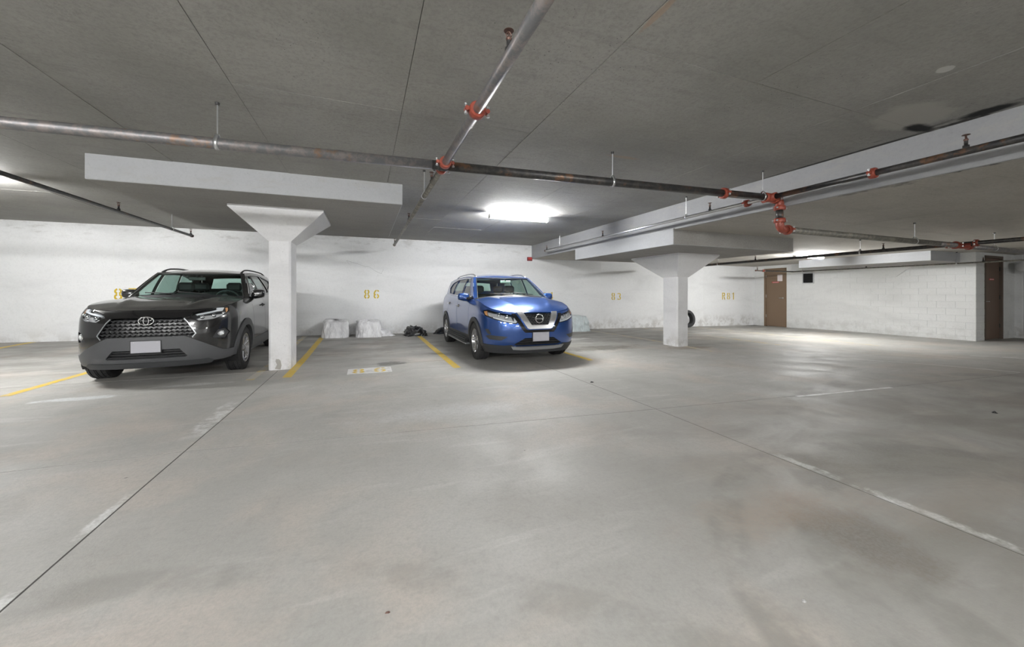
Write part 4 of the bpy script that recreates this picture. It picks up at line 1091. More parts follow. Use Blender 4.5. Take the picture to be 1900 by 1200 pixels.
        V = []; F = []; nu, nv = 18, 10
        for j in range(nv+1):
            ph = -PI/2+PI*j/nv
            for i in range(nu):
                th = 2*PI*i/nu; e = .55
                f_ = lambda v_: math.copysign(abs(v_)**e, v_)
                x = f_(math.cos(ph))*f_(math.cos(th)); y = f_(math.cos(ph))*f_(math.sin(th)); z_ = f_(math.sin(ph))
                y = y if y < 0 else y*.35
                tap = 1-.12*x*sg*1.0
                V.append(mc+Vector((x*rx, y*ry, z_*rz*tap+.01*x*sg)))
        for j in range(nv):
            for i in range(nu): F.append([j*nu+i, j*nu+(i+1) % nu, (j+1)*nu+(i+1) % nu, (j+1)*nu+i])
        mo = mesh('side_mirror', V, F, paint, root, True)
        MB().tube([mp, mp*.5+mc*.5+Vector((0, -.01, -.03)), mc+Vector((-sg*rx*.6, 0, -rz*.5))], .02, 8, rs=[.035, .026, .028]).build('mirror_arm', M['black_plastic'], mo, True)
        MB().box((min(mc.x-rx*.85, mc.x+rx*.85), mc.y+ry*.34, mc.z-rz*.8), (max(mc.x-rx*.85, mc.x+rx*.85), mc.y+ry*.40, mc.z+rz*.8), .003).build('mirror_glass', M['chrome'], mo)
        MB().tube([mc+Vector((-sg*rx*.5, -ry*.97, -rz*.35)), mc+Vector((sg*rx*.7, -ry*.72, -rz*.2)), mc+Vector((sg*rx*.93, -ry*.3, -rz*.1))], .006, 6).build('turn_signal', M['lens_white'], mo, True)
        # roof rail
        rl = []
        for i in range(15):
            t = i/14; l = C['rail'][0]+(C['rail'][1]-C['rail'][0])*t; v = Gs(l, hr(l)); up = .045*min(1, math.sin(PI*t)*3.2)
            rl.append(v+Vector((-sg*.055, 0, .004+up)))
        MB().tube(rl, .013, 8, rs=[.02]+[.0145]*13+[.02]).build('roof_rail', C['rail_m'], root, True)
        # wheels, liners
        for (lw, yaw) in ((wf, C.get('steer', 0)), (wr, 0)):
            wheel(root, sg*C['track'], lw, wz, wz+.003, C['tw'], C['rr'], sg, C['nsp'], C['style'], yaw*sg if False else yaw)
            V = []; F = []; n = 24
            for i in range(n+1):
                a = math.radians(-25+230*i/n)
                for x in (sg*.52, sg*(B.W(.6)-.03)): V.append((x, lw+(ra+.01)*math.cos(a), max(.2, wz+(ra+.01)*math.sin(a))))
            for i in range(n): F.append([2*i, 2*i+1, 2*i+3, 2*i+2])
            n0 = len(V); F.append([2*i for i in range(n+1)])
            mesh('wheel_liner', V, F, M['black'], root)
    # roof, windshield, tailgate
    l1 = C['apil'][1]; lr1, lr0 = C['dpil']
    def rw(l): return G(l, hr(l)).x
    rp = [(rw(l1+(lr1-l1)*i/20), l1+(lr1-l1)*i/20) for i in range(21)]
    fr_ = [(rw(l1)*math.cos(PI*i/16), 0) for i in range(17)]
    kf = (l1-C['head'][0])/rw(l1)**2; hedf = lambda w_: C['head'][0]+kf*w_*w_
    kr = (C['rear'][0]-lr1)/rw(lr1)**2; reaf = lambda w_: C['rear'][0]-kr*w_*w_
    poly = [(x, y) for x, y in rp]+[(rw(lr1)*math.cos(PI*i/16), reaf(rw(lr1)*math.cos(PI*i/16))) for i in range(1, 16)]+[(-x, y) for x, y in rp[::-1]]+[(-rw(l1)*math.cos(PI*i/16), hedf(rw(l1)*math.cos(PI*i/16))) for i in range(1, 16)]
    R_ = lambda w_, l: Vector((w_, l, roofz(w_, l)))
    patch('roof', C.get('roof_m', paint), root, R_, [poly], res=.07, rim=.015, flip=1)
    l0 = C['apil'][0]; wb = G(l0, HTl(l0)).x; wt = rw(l1); kc = (l0-C['cowl'][0])/wb**2
    def WS(t, v):
        b_ = Vector((t*wb, C['cowl'][0]+kc*(t*wb)**2, hoodz(t*min(wb, wc*.999), min(cow(t*wb), l0)) if False else HTl(l0)-.004+C['hcrown']*.8*(1-t*t)))
        tp = Vector((t*wt, hedf(t*wt), roofz(t*wt, hedf(t*wt)))); p_ = b_.lerp(tp, v)
        return p_+Vector((0, -.035, .03))*(4*v*(1-v))*(1-t**4)
    E_ = .925
    patch('windshield', M['glass'], root, WS, [[(-E_, .03), (E_, .03), (E_, .945), (-E_, .945)]], res=.09, rim=0, flip=1)
    ring = [(-1, 0), (1, 0), (1, 1), (-1, 1)]
    patch('pillar_trim', paint if C['frame_paint'] else paint, root, WS, [ring], [[(-E_, -.1), (E_, -.1), (E_, .945), (-E_, .945)]], res=.06, rim=.03, flip=1)
    tr = [WS(-E_, v/12*.945) for v in range(13)]+[WS(-E_+2*E_*t/16, .945) for t in range(1, 16)]+[WS(E_, .945*(1-v/12)) for v in range(13)]
    MB().tube(tr, .008, 6).build('windshield_seal', M['seal'], root, True)
    patch('cowl_panel', M['black_plastic'], root, WS, [[(-.98, -.05), (.98, -.05), (.98, .045), (-.98, .045)]], res=.05, off=.004, rim=.03)
    for sx, a0, a1 in ((1, (.42, .03), (-.10, .09)), (1, (-.12, .03), (-.66, .10))):
        pts = [WS(a0[0]+(a1[0]-a0[0])*i/6, a0[1]+(a1[1]-a0[1])*i/6)+Vector((0, -.018, .022)) for i in range(7)]
        MB().tube(pts, .009, 6).build('wiper', M['black_plastic'], root, True)
    wr_ = rw(lr1)
    def TG(t, v):
        q = B.s3-(B.s3-B.sl(lr0))*abs(t) if t else B.s3
        g = -1 if t < 0 else 1
        b_ = P(min(q, B.s3-.001), B.HT(min(q, B.s3))-.004); b_ = Vector((b_.x*g, b_.y, b_.z))
        tp = Vector((b_.x/max(.01, P(B.sl(lr0), HTl(lr0)-.004).x)*wr_, 0, 0)); tp = Vector((tp.x, reaf(tp.x), roofz(tp.x, reaf(tp.x))))
        return b_.lerp(tp, v)+Vector((0, .03, .02))*(4*v*(1-v))
    rwn = [(-.72, .22), (.72, .22), (.66, .86), (-.66, .86)]
    patch('tailgate', paint, root, TG, [[(-.999, 0), (.999, 0), (.999, 1), (-.999, 1)]], [rwn], res=.06, rim=.02, flip=-1)
    patch('rear_window', M['glass_rear'], root, TG, [rwn], res=.1, rim=0, flip=-1)
    for sg in (1, -1):
        tl = [(B.s3-.62, .92), (B.s3-.25, .92), (B.s3-.25, 1.06), (B.s3-.66, 1.08)]
        patch('tail_light', M['red_lens'], root, P, [tl if sg > 0 else mir(tl)], res=.05, off=.006, rim=.02)
    # underbody and cabin
    Vf = []
    q_ = [(-(B.W(.4)-.14), .3), (B.W(.4)-.14, .3)]
    MB().box((-.60, .35, .24), (.60, C['Lend']-.3, .42), .02).build('underbody', M['black'], root)
    MB().box((-.78, wf+ra+.02, .25), (.78, wr-ra-.02, .46), .02).build('floor_pan', M['black'], root)
    MB().box((-.52, .22, .42), (.52, 1.25, .84), .03).build('engine_block', M['black'], root)
    ins = MB()
    for sg in (1, -1):
        for a, b_ in ((wf+ra+.03, wr-ra-.02),): ins.box((min(sg*.74, sg*.80), a, .42), (max(sg*.74, sg*.80), b_, HTl(2)-.05))
    for sg in (1, -1): MB().box((min(sg*.74, sg*.80), wf+ra+.03, .42), (max(sg*.74, sg*.80), wr-ra-.02, HTl(2)-.05), .01).build('door_lining', M['seat'], root)
    hb = HTl(l0)
    k = MB(); V = []; F = []
    prf = [(l0-.1, hb-.10), (l0-.1, hb-.02), (l0+.18, hb-.012), (l0+.40, hb-.03), (l0+.48, hb-.12), (l0+.42, hb-.35)]
    for sx in (-.74, -.4, 0, .4, .74):
        for (y, z_) in prf: V.append((sx, y+.0, z_+(.03*math.exp(-((sx-.37)/.2)**2) if y > l0+.2 and z_ > hb-.1 else 0)))
    n = len(prf)
    for j in range(4):
        for i in range(n): F.append([j*n+i, j*n+(i+1) % n, (j+1)*n+(i+1) % n, (j+1)*n+i])
    F += [list(range(n))[::-1], [4*n+i for i in range(n)]]
    mesh('dashboard', V, F, C['dash_m'], root, True)
    sw_c = Vector((.38, l0+.58, hb-.04)); an = math.radians(65)
    V = []; F = []; nu, nv = 28, 8
    for i in range(nu):
        a = 2*PI*i/nu
        for j in range(nv):
            b_ = 2*PI*j/nv; rr_ = .18+.014*math.cos(b_); x = rr_*math.cos(a); yy = rr_*math.sin(a); zz = .014*math.sin(b_)
            V.append(sw_c+Vector((x, -yy*math.cos(an)*-1*-1, 0))*1+Vector((0, zz*math.sin(an), yy*math.sin(an)+zz*math.cos(an)*.0)))
    for i in range(nu):
        for j in range(nv): F.append([i*nv+j, i*nv+(j+1) % nv, ((i+1) % nu)*nv+(j+1) % nv, ((i+1) % nu)*nv+j])
    sw = mesh('steering_wheel', V, F, M['seat_grey'], root, True)
    MB().lathe(sw_c, (0, -1, .4), [(-.02, .001), (-.02, .06), (.03, .05), (.2, .04), (.2, .001)], 16).build('wheel_hub', M['seat_grey'], sw, True)
    for a in (0, PI, 1.5*PI): MB().box((sw_c.x+min(0, .17*math.cos(a))-.012, sw_c.y-.012, sw_c.z+min(0, .16*math.sin(a))-.012), (sw_c.x+max(0, .17*math.cos(a))+.012, sw_c.y+.012, sw_c.z+max(0, .16*math.sin(a))+.012), .004).build('wheel_spoke', M['seat_grey'], sw)
    def seat(x, y, wd, nm, heads):
        so = MB().box((x-wd/2, y-.25, .46), (x+wd/2, y+.28, .66), .05).build(nm, C['seat_m'], root)
        V = []; F = []; R = []
        for (z_, dy, hw, th) in ((.60, .22, wd/2, .07), (.80, .27, wd/2, .07), (1.0, .33, wd/2*.96, .06), (1.16, .38, wd/2*.85, .05), (1.22, .40, wd/2*.6, .03)):
            R.append([(x+hw*cx_, y+dy+th*cy_, z_) for cx_, cy_ in ((-1, -.5), (-.8, -1), (.8, -1), (1, -.5), (1, .5), (.8, 1), (-.8, 1), (-1, .5))])
        V = sum(R, []); F = [[k*8+i, k*8+(i+1) % 8, (k+1)*8+(i+1) % 8, (k+1)*8+i] for k in range(4) for i in range(8)]+[list(range(7, -1, -1)), list(range(32, 40))]
        sharp(mesh('backrest', V, F, C['seat_m'], so), 50)
        for hx in heads:
            hh = MB().box((hx-.13, y+.36, 1.25), (hx+.13, y+.46, 1.42), .04)
            for e in (-.05, .05): hh.tube([(hx+e, y+.41, 1.18), (hx+e, y+.41, 1.27)], .007, 6)
            hh.build('headrest', C['seat_m'], so)
    seat(.38, 2.12, .50, 'front_seat', (.38,)); seat(-.38, 2.12, .50, 'front_seat', (-.38,)); seat(0, 2.98, 1.25, 'rear_seat', (-.4, .4))
    rc = WS(0, .80)
    ro = MB().box((-.12, rc.y+.05, rc.z-.07), (.12, rc.y+.075, rc.z-.01), .01).build('rear_view_mirror', C['rvm'], root)
    MB().tube([(0, rc.y+.06, rc.z-.02), (0, rc.y+.03, rc.z+.02), WS(0, .86)], .012, 6).build('mirror_stem', M['black_plastic'], ro)
    # licence plate, blurred in the photograph: blank
    pc = C['plate']; f0 = P(B.sw(pc[0], pc[1]), pc[1])
    po = MB().box((pc[0]-.153, f0.y-.022, pc[1]-.077), (pc[0]+.153, f0.y-.016, pc[1]+.077), .002).build('licence_plate', M['plate'], root)
    MB().box((pc[0]-.165, f0.y-.016, pc[1]-.088), (pc[0]+.165, f0.y+.02, pc[1]+.088), .006).build('plate_holder', M['black_plastic'], po)
    for sx in (-.12, .12): MB().lathe((pc[0]+sx, f0.y-.022, pc[1]+.06), (0, -1, 0), [(0, .007), (.003, .006), (.004, .001)], 8).build('screw', M['steel'], po)
    MB().tube([(C['ant'][0], C['ant'][1], roofz(C['ant'][0], C['ant'][1])), (C['ant'][0], C['ant'][1]+.03, roofz(C['ant'][0], C['ant'][1])+C['ant'][2])], .006, 6, rs=[.012, .004]).build('antenna', M['black_plastic'], root)
    C['extras'](B, P, root)
    return root, B

def car_paint(name, col, flake, rough=.25, dust=None):
    m = mat(name, col, rough, .0 if flake is None else .55, 1.0); q = NB(m)
    c = col
    if flake: c = q.mix(q.noise(q.co, 900, 2), col, flake)
    else: c = q.mix(0., col, col)
    if dust:
        n = q.math('MULTIPLY', q.ramp(q.noise(q.co, 220, 3, .8), .50, .66), q.ramp(q.sep(q.n.new('ShaderNodeNewGeometry').outputs['Normal'])[2], .55, .9))
        c = q.mix(q.math('MULTIPLY', n, dust), c, (.42, .42, .41))
        q.put(q.b.inputs['Coat Weight'], q.math('SUBTRACT', 1., q.math('MULTIPLY', n, .7)))
    q.color(c); q.rough(rough); return m
M['paint_black'] = car_paint('black_car_paint', (.006, .006, .007), None, .25, .45)
M['paint_blue'] = car_paint('blue_metallic_paint', (.010, .045, .20), (.03, .10, .34), .30)
M['clad_grey'] = mat('grey_plastic_cladding', (.075, .077, .082), .5)
M['clad_black'] = mat('black_plastic_cladding', (.04, .042, .045), .55)
M['grille_plastic'] = mat('grille_plastic', (.02, .021, .023), .3)
M['bowl_bright'] = mat('bright_reflector', (.72, .71, .70), .22, .35)
M['silver_dull'] = mat('dull_silver_trim', (.42, .44, .46), .38, .7)
M['drl'] = mat('white_light_guide', (.78, .80, .82), .25)
M['lens_white'] = mat('clear_reflector', (.7, .72, .75), .15, .4)
M['amber'] = mat('amber_reflector', (.75, .36, .14), .3)
M['red_lens'] = mat('red_tail_lens', (.35, .01, .01), .15)
M['seal'] = mat('rubber_seal', (.02, .02, .02), .5)
M['dash'] = mat('dark_dashboard', (.018, .02, .02), .55)
M['glass_side'] = glass_mat('side_glass', (.70, .82, .78), 1.8)
M['glass_rear'] = glass_mat('rear_glass', (.62, .76, .72), 1.5)

# --- black compact SUV
def arcs(B, P, cx_, ch_, rx, rz, th, off, name, m, parent, tilt=0, n=28, a0=0, a1=360):
    """flat oval ring standing just off the nose"""
    V = []; F = []; f0 = P(B.sw(cx_, ch_), ch_).y-off
    for i in range(n):
        a = math.radians(a0+(a1-a0)*i/(n if a1-a0 == 360 else n-1)); c_, s_ = math.cos(a), math.sin(a)
        for (k, d) in ((1-th/rx/2, 0), (1-th/rx*.2, -.006), (1+th/rx*.2, -.006), (1+th/rx/2, 0), (1+th/rx/2, .012), (1-th/rx/2, .012)):
            V.append((cx_+rx*k*c_, f0+d, ch_+rz*(1+(k-1)*rx/rz)*s_))
    mm = n if a1-a0 == 360 else n-1
    for i in range(mm):
        for j in range(6): F.append([i*6+j, i*6+(j+1) % 6, ((i+1) % n)*6+(j+1) % 6, ((i+1) % n)*6+j])
    return mesh(name, V, F, m, parent, True)
def rav_bars(B, P, gr, back, root):
    hs = [.66, .705, .75, .795, .84, .885]
    for k, h in enumerate(hs):
        pg = []; n = 22
        for i in range(n*4+1):
            x = -.62+1.24*i/(n*4); ph = (i/4*1.0+(k % 2)*.5) % 1; bump_ = .005*(1 if ph < .4 else -1 if .5 < ph < .9 else 0)
            pg.append((x, h+.014+bump_*.9))
        lower = [(x, y-.036 if True else 0) for x, y in [(p_[0], h+.020) for p_ in pg[::-1]]]
        pw = [(B.sw(x, h), y) for x, y in pg+[(x, h-.008-.007*(1 if (i//2) % 2 else -1)) for i, (x, _) in enumerate(pg[::-1])]]
        patch('grille_bar', M['grille_plastic'], back, P, [pw, gr], res=.03, off=-.012, rim=.035)
    # emblem: three interlocking ovals in chrome
    o = arcs(B, P, 0, .888, .079, .053, .014, .03, 'emblem', M['chrome'], root)
    arcs(B, P, 0, .888, .028, .050, .011, .032, 'emblem_oval', M['chrome'], o); arcs(B, P, 0, .912, .062, .024, .011, .034, 'emblem_oval', M['chrome'], o)
    f0 = P(0, .888).y
    MB().lathe((0, f0-.012, .888), (0, -1, 0), [(-.03, .001), (-.03, .05), (.0, .05), (.0, .001)], 20).build('emblem_backing', M['black'], o)
def rav_fascia(B):
    h_ = W2(B, [(0, .675), (.40, .672), (.45, .655), (.76, .462), (.80, .435)])+[(B.sl(.34), .425), (B.sl(.50), .43), (B.sl(.57), .42), (B.sl(.53), .35), (B.sl(.45), .31), (B.sl(.30), .295), (0, .295)]
    return h_[:-1]+[(-a, b_) for a, b_ in h_[:-1][::-1]][:-1]
def rav_front(B):
    out = []
    S2 = lambda pg: W2(B, pg)
    # grey lower fascia with its angled shoulders
    
    out.append(('lower_fascia', ([rav_fascia(B)], [S2(RAV['low']), [(B.sl(l, h), h) for l, h in circle(.94, .352, .395, n=48)], mir([(B.sl(l, h), h) for l, h in circle(.94, .352, .395, n=48)])]), M['clad_grey'], .012, .06))
    sk = [(-.66, .335), (.66, .335), (.70, .30), (.66, .265), (-.66, .265), (-.70, .30)]
    out.append(('skid_plate', ([S2(sk)], []), M['clad_black'], .022, .05))
    # gloss black band over the grille
    bd = [(-.50, .992), (.50, .992), (.46, .928), (.40, .918), (-.40, .918), (-.46, .928)]
    out.append(('grille_header', ([S2(bd)], []), M['gloss_black'], .01, .03))
    for sg in (1, -1):
        sp_ = S2([(.395, .905), (.405, .915), (.448, .86), (.541, .70), (.50, .642), (.49, .652), (.528, .70), (.438, .856)])
        out.append(('grille_side_trim', ([sp_ if sg > 0 else mir(sp_)], []), M['silver_dull'], .006, .03))
        cr_ = S2([(.50, .80), (.60, .79), (.72, .80), (.72, .79), (.60, .775), (.50, .785)])
    # fog lamp pockets
    for sg in (1, -1):
        pk = [(.70, .62), (.83, .60), (.865, .68), (.83, .745), (.76, .73)]
        pw = S2(pk)
        out.append(('fog_pocket', ([pw if sg > 0 else mir(pw)], []), M['clad_black'], -.02, .0))
        rf = S2([(.62, .80), (.74, .80), (.71, .775), (.64, .775)])
    return out
M['gloss_black'] = mat('gloss_black_trim', (.01, .01, .011), .12, 0, .5)
def rav_extras(B, P, root):
    for sg in (1, -1):
        c_ = P(B.sw(.79*sg, .672), .672); n_ = Vector((.75*sg, -1, 0)).normalized()
        o = MB().lathe(c_-n_*.02, n_, [(0, .042), (.012, .042), (.016, .034), (.012, .03), (.014, .001)], 20).build('fog_light', M['chrome'], root, True)
        MB().lathe(c_-n_*.004, n_, [(0, .026), (.006, .018), (.008, .001)], 16).build('fog_lens', M['drl'], o, True)
    # wing creases of the painted nose
RAV = dict(name='compact_suv', label='black compact suv parked in the left bay beside the column', paint=M['paint_black'], clad=M['clad_grey'],
    W=[(.2, .84), (.35, .905), (.6, .925), (.85, .925), (1.0, .91), (1.25, .885)], LF=[(.2, .12), (.3, .06), (.42, .02), (.66, .01), (.9, .04), (1.03, .07), (1.2, .09)],
    LT=[(.2, 4.5), (.5, 4.58), (1.0, 4.55), (1.25, 4.48)], HT=[(0, 1.025), (.45, 1.025), (.85, 1.048), (1.25, 1.10), (1.65, 1.135), (2.1, 1.15), (3.4, 1.175), (5, 1.20), (6.5, 1.20)],
    LS=.82, LR=4.0, p=2.95, roll=.055, Lend=4.6, taper=lambda l: 1-.02*ss(3.0, 4.5, l)-.045*(1-ss(0, 1.15, l)), wf=.94, wr=3.63, wz=.352, ra=.40, sill=.40, hr=[(1.8, 1.545), (2.2, 1.60), (2.8, 1.625), (3.6, 1.605), (4.3, 1.54)],
    tum=.30, cowl=(1.22, .32), head=(1.93, .30), rear=(4.36, .2), crown=.035, hcrown=.055, ridge=(.34, .22, .016, .012), apil=(1.50, 2.08), dpil=(4.22, 4.42), doors=(1.42, 2.36, 3.30),
    grille=[(-.37, .925), (.37, .925), (.43, .86), (.525, .70), (.48, .655), (.43, .645), (-.43, .645), (-.48, .655), (-.525, .70), (-.43, .86)],
    low=[(-.36, .50), (.36, .50), (.44, .40), (.42, .385), (-.42, .385), (-.44, .40)], low_bars=(3, .40, .035),
    lamp=lambda B: [(B.sw(.43, .95), .955), (B.sw(.56, .87), .875), (B.sw(.70, .88), .885), (B.sw(.80, .92), .93), (B.sl(.40, .98), .985), (B.sl(.44, 1.0), 1.05), (B.sl(.32, 1.06), 1.065), (B.sw(.70, 1.04), 1.045), (B.sw(.55, 1.0), .995)],
    bowlp=lambda B: [(B.sw(.50, .9), .885), (B.sw(.56, .9), .87), (B.sw(.88, .9), .93), (B.sw(.88, .98), .975), (B.sw(.62, .95), .945)], bowl=M['bowl_bright'],
    proj=[(.60, .915, .030), (.72, .930, .028), (.81, .955, .026)],
    drl=lambda B: [[(B.sw(.52, .98), .966), (B.sw(.54, .95), .952), (B.sw(.76, .98), .995), (B.sl(.32, 1.0), 1.0), (B.sl(.37, 1.04), 1.045), (B.sl(.27, 1.04), 1.045), (B.sw(.76, 1.0), 1.015)]],
    amber=lambda B: [[(B.sl(.36, .97), .975), (B.sl(.40, 1.0), 1.0), (B.sl(.425, 1.04), 1.04), (B.sl(.39, 1.04), 1.04)]],
    fog=lambda B: W2(B, [(.70, .62), (.83, .60), (.865, .68), (.83, .745), (.76, .73)]), bump_l=.60, bump_h=.9, chin=.285, extra_holes=lambda B: [rav_fascia(B)],
    front_pieces=rav_front, grille_bars=rav_bars, archw=.085, glass_l=0, frame_paint=True, trim_m=M['silver_dull'], handle_h=1.0, handle_m=M['paint_black'],
    win=lambda hb, hr: [[(1.68, hb(1.68)+.035), (2.30, hb(2.3)+.03), (2.30, hr(2.3)-.055), (2.10, hr(2.1)-.055)], [(2.42, hb(2.4)+.03), (3.22, hb(3.2)+.035), (3.30, hb(3.3)+.07), (3.12, hr(3.12)-.06), (2.42, hr(2.42)-.055)], [(3.36, hb(3.36)+.08), (3.85, hb(3.85)+.20), (3.90, hb(3.9)+.26), (3.19, hr(3.19)-.06)]],
    dlo=lambda hb, hr: [(1.64, hb(1.64)+.022), (2.3, hb(2.3)+.018), (3.25, hb(3.25)+.024), (3.88, hb(3.85)+.17), (3.95, hb(3.9)+.27), (3.17, hr(3.17)-.045), (2.6, hr(2.6)-.04), (2.10, hr(2.1)-.043)],
    pillars=lambda hb, hr: [[(2.31, hb(2.3)+.03), (2.41, hb(2.4)+.03), (2.41, hr(2.4)-.055), (2.31, hr(2.3)-.055)]],
    mir_dx=.075, mir=(.935, 1.74, 1.215, (.105, .085, .080)), rail=(2.12, 4.1), rail_m=M['black_plastic'], track=.80, tw=.225, rr=.235, nsp=5, style='double', dash_m=M['dash'], seat_m=M['seat'], rvm=M['black_plastic'],
    plate=(0.0, .545), ant=(.0, 4.0, .05), extras=rav_extras)
# --- blue compact SUV
def rog_v(B):
    return W2(B, [(-.40, .905), (-.285, .905), (-.165, .70), (-.15, .69), (.15, .69), (.165, .70), (.285, .905), (.40, .905), (.235, .64), (.20, .625), (-.20, .625), (-.235, .64)])
def rog_bars(B, P, gr, back, root):
    for k in range(7):
        h = .70+k*.031
        pg = []; n = 48
        for i in range(n+1):
            x = -.34+.68*i/n; pg.append((x, h+.010+.005*math.sin(i*PI/2+k*PI)))
        pw = [(B.sw(x, h), y) for x, y in pg]+[(B.sw(x, h), y-.013) for x, y in pg[::-1]]
        patch('grille_bar', M['clad_black'], back, P, [pw, gr], res=.03, off=-.022, rim=.02)
    o = arcs(B, P, 0, .80, .072, .072, .018, .022, 'emblem', M['chrome'], root)
    f0 = P(0, .80).y-.024
    br = MB().box((-.082, f0-.006, .788), (.082, f0+.008, .812), .003).build('emblem_bar', M['chrome'], o)
    MB().lathe((0, f0+.01, .80), (0, -1, 0), [(-.02, .001), (-.02, .06), (.0, .06), (.0, .001)], 20).build('emblem_backing', M['black'], o)
    disc_text('NISSAN', .026, lambda x, y, z_: (x, f0-.0075-z_, .80+y), M['black'], br, 'emblem_lettering')
def rog_front(B):
    out = [('chrome_grille_surround', ([rog_v(B)], []), M['v_chrome'], .022, .035)]
    v2 = W2(B, [(-.49, .885), (-.42, .885), (-.255, .63), (-.22, .61), (.22, .61), (.255, .63), (.42, .885), (.49, .885), (.31, .60), (.27, .565), (-.27, .565), (-.31, .60)])
    out.append(('grille_wing', ([v2], []), M['gloss_black'], .006, .03))
    lowb = W2(B, [(-.90, .36), (-.62, .345), (-.50, .355), (-.44, .33), (.44, .33), (.50, .355), (.62, .345), (.90, .36), (.90, .20), (-.90, .20)])
    out.append(('lower_fascia', ([lowb], [W2(B, ROG['low'])]), M['clad_black'], .010, .05))
    out.append(('chrome_lower_strip', ([W2(B, [(-.50, .335), (-.3, .322), (.3, .322), (.50, .335), (.46, .285), (.3, .272), (-.3, .272), (-.46, .285)])], []), M['silver_paint'], .028, .04))
    for sg in (1, -1):
        pw = W2(B, [(.56, .50), (.66, .435), (.82, .445), (.86, .50), (.82, .52)])
        out.append(('fog_bezel', ([pw if sg > 0 else mir(pw)], []), M['clad_black'], .004, .02))
        pw = W2(B, [(.80, .535), (.84, .535), (.87, .62), (.835, .62)])
        out.append(('side_vent', ([pw if sg > 0 else mir(pw)], []), M['clad_black'], .003, .02))
    return out
def rog_extras(B, P, root): pass
M['v_chrome'] = mat('satin_chrome', (.86, .87, .88), .22, .85)
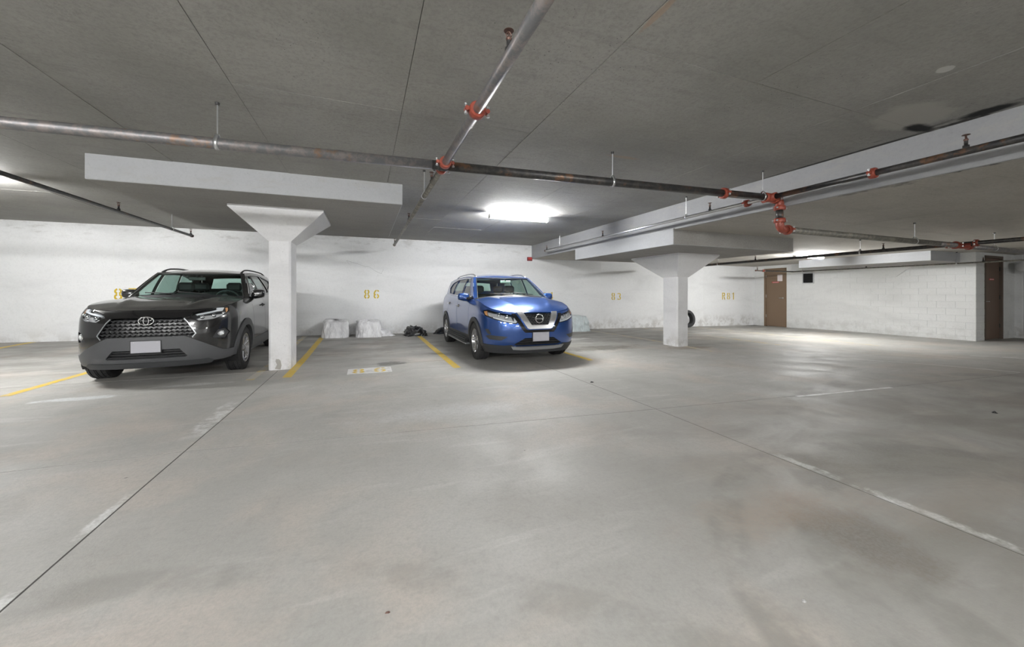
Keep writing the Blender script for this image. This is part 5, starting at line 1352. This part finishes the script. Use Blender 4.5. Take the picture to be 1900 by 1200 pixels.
ROG = dict(name='compact_suv', label='bright blue compact suv with silver roof rails parked in the middle bay', paint=M['paint_blue'], clad=M['clad_black'],
    W=[(.2, .83), (.35, .895), (.6, .915), (.85, .92), (1.0, .905), (1.25, .88)], LF=[(.2, .14), (.3, .07), (.45, .02), (.60, .01), (.85, .05), (.95, .09), (1.2, .12)],
    LT=[(.2, 4.55), (.5, 4.66), (1.0, 4.62), (1.3, 4.52)], HT=[(0, .905), (.40, .91), (.75, .945), (1.05, 1.00), (1.5, 1.085), (2.0, 1.125), (3.4, 1.165), (5, 1.22), (6.5, 1.22)],
    LS=.88, LR=4.0, p=3.1, roll=.06, Lend=4.65, taper=lambda l: 1-.03*ss(3.0, 4.5, l), wf=.96, wr=3.665, wz=.352, ra=.385, sill=.38, hr=[(1.7, 1.54), (2.1, 1.60), (2.7, 1.63), (3.6, 1.60), (4.3, 1.53)],
    tum=.26, cowl=(1.02, .36), head=(1.88, .30), rear=(4.38, .2), crown=.04, hcrown=.085, ridge=(.30, .30, .014, .004), apil=(1.30, 2.0), dpil=(4.20, 4.45), doors=(1.38, 2.42, 3.38),
    grille=[(-.33, .912), (.33, .912), (.21, .70), (.19, .67), (.0, .66), (-.19, .67), (-.21, .70)],
    low=[(-.27, .47), (.27, .47), (.46, .36), (.40, .335), (-.40, .335), (-.46, .36)], low_bars=(3, .35, .04),
    lamp=lambda B: [(B.sw(.36, .80), .785), (B.sw(.42, .73), .715), (B.sw(.60, .78), .745), (B.sw(.76, .83), .79), (B.sl(.44, .86), .85), (B.sl(.54, .95), .935), (B.sl(.42, .95), .955), (B.sw(.74, .95), .92), (B.sw(.5, .88), .875), (B.sw(.43, .88), .87)],
    bowlp=lambda B: [(B.sw(.47, .8), .77), (B.sw(.60, .8), .77), (B.sl(.40, .9), .865), (B.sl(.44, .95), .925), (B.sw(.70, .9), .895), (B.sw(.5, .87), .85)], bowl=M['bowl_bright'],
    proj=[(.58, .82, .040), (.70, .855, .032)],
    drl=lambda B: [[(B.sw(.385, .80), .78), (B.sw(.43, .75), .73), (B.sw(.60, .78), .76), (B.sw(.78, .84), .815), (B.sw(.78, .86), .835), (B.sw(.60, .80), .785), (B.sw(.46, .79), .76), (B.sw(.45, .87), .85), (B.sw(.42, .86), .84)]],
    amber=lambda B: [[(B.sl(.38, .89), .85), (B.sl(.44, .9), .865), (B.sl(.51, .95), .93), (B.sl(.43, .95), .935)]],
    bump_l=.64, bump_h=.9, chin=.21, extra_holes=lambda B: [rog_v(B)], front_pieces=rog_front, grille_bars=rog_bars, archw=.06, glass_l=0, frame_paint=True, trim_m=M['chrome'], handle_h=.97, handle_m=M['chrome'], step=True,
    win=lambda hb, hr: [[(1.66, hb(1.66)+.03), (2.36, hb(2.36)+.03), (2.36, hr(2.36)-.055), (2.12, hr(2.12)-.055)], [(2.44, hb(2.44)+.03), (3.26, hb(3.26)+.03), (3.20, hr(3.2)-.06), (2.44, hr(2.44)-.055)], [(3.34, hb(3.34)+.03), (3.66, hb(3.66)+.04), (3.86, hb(3.86)+.15), (3.72, hr(3.72)-.11), (3.27, hr(3.27)-.06)]],
    dlo=lambda hb, hr: [(1.60, hb(1.60)+.015), (2.4, hb(2.4)+.015), (3.3, hb(3.3)+.015), (3.70, hb(3.70)+.022), (3.90, hb(3.86)+.15), (3.75, hr(3.75)-.095), (3.3, hr(3.3)-.045), (2.7, hr(2.7)-.04), (2.12, hr(2.12)-.04)],
    pillars=lambda hb, hr: [[(2.365, hb(2.4)+.03), (2.435, hb(2.4)+.03), (2.435, hr(2.4)-.055), (2.365, hr(2.3)-.055)], [(3.27, hb(3.3)+.03), (3.335, hb(3.3)+.03), (3.265, hr(3.2)-.06), (3.205, hr(3.2)-.06)]],
    mir=(.955, 1.66, 1.165, (.118, .085, .080)), rail=(2.0, 3.75), rail_m=M['silver'], track=.80, tw=.225, rr=.225, nsp=5, style='double', dash_m=M['dash'], seat_m=M['seat'], rvm=M['steel'],
    plate=(.02, .49), ant=(-.3, 3.9, .06), extras=rog_extras)
def park(C, x, y, th):
    root, B = build_car(C)
    zf_, zr_ = fz(x, y+C['wf']), fz(x, y+C['wr']); tilt = math.atan2(zr_-zf_, C['wr']-C['wf'])
    root.rotation_euler = (tilt, 0, th); root.location = (x, y, zf_-C['wf']*math.sin(tilt))
    return root
park(RAV, -2.715, 6.45, .03)
park(ROG, 2.83, 5.95, 0)
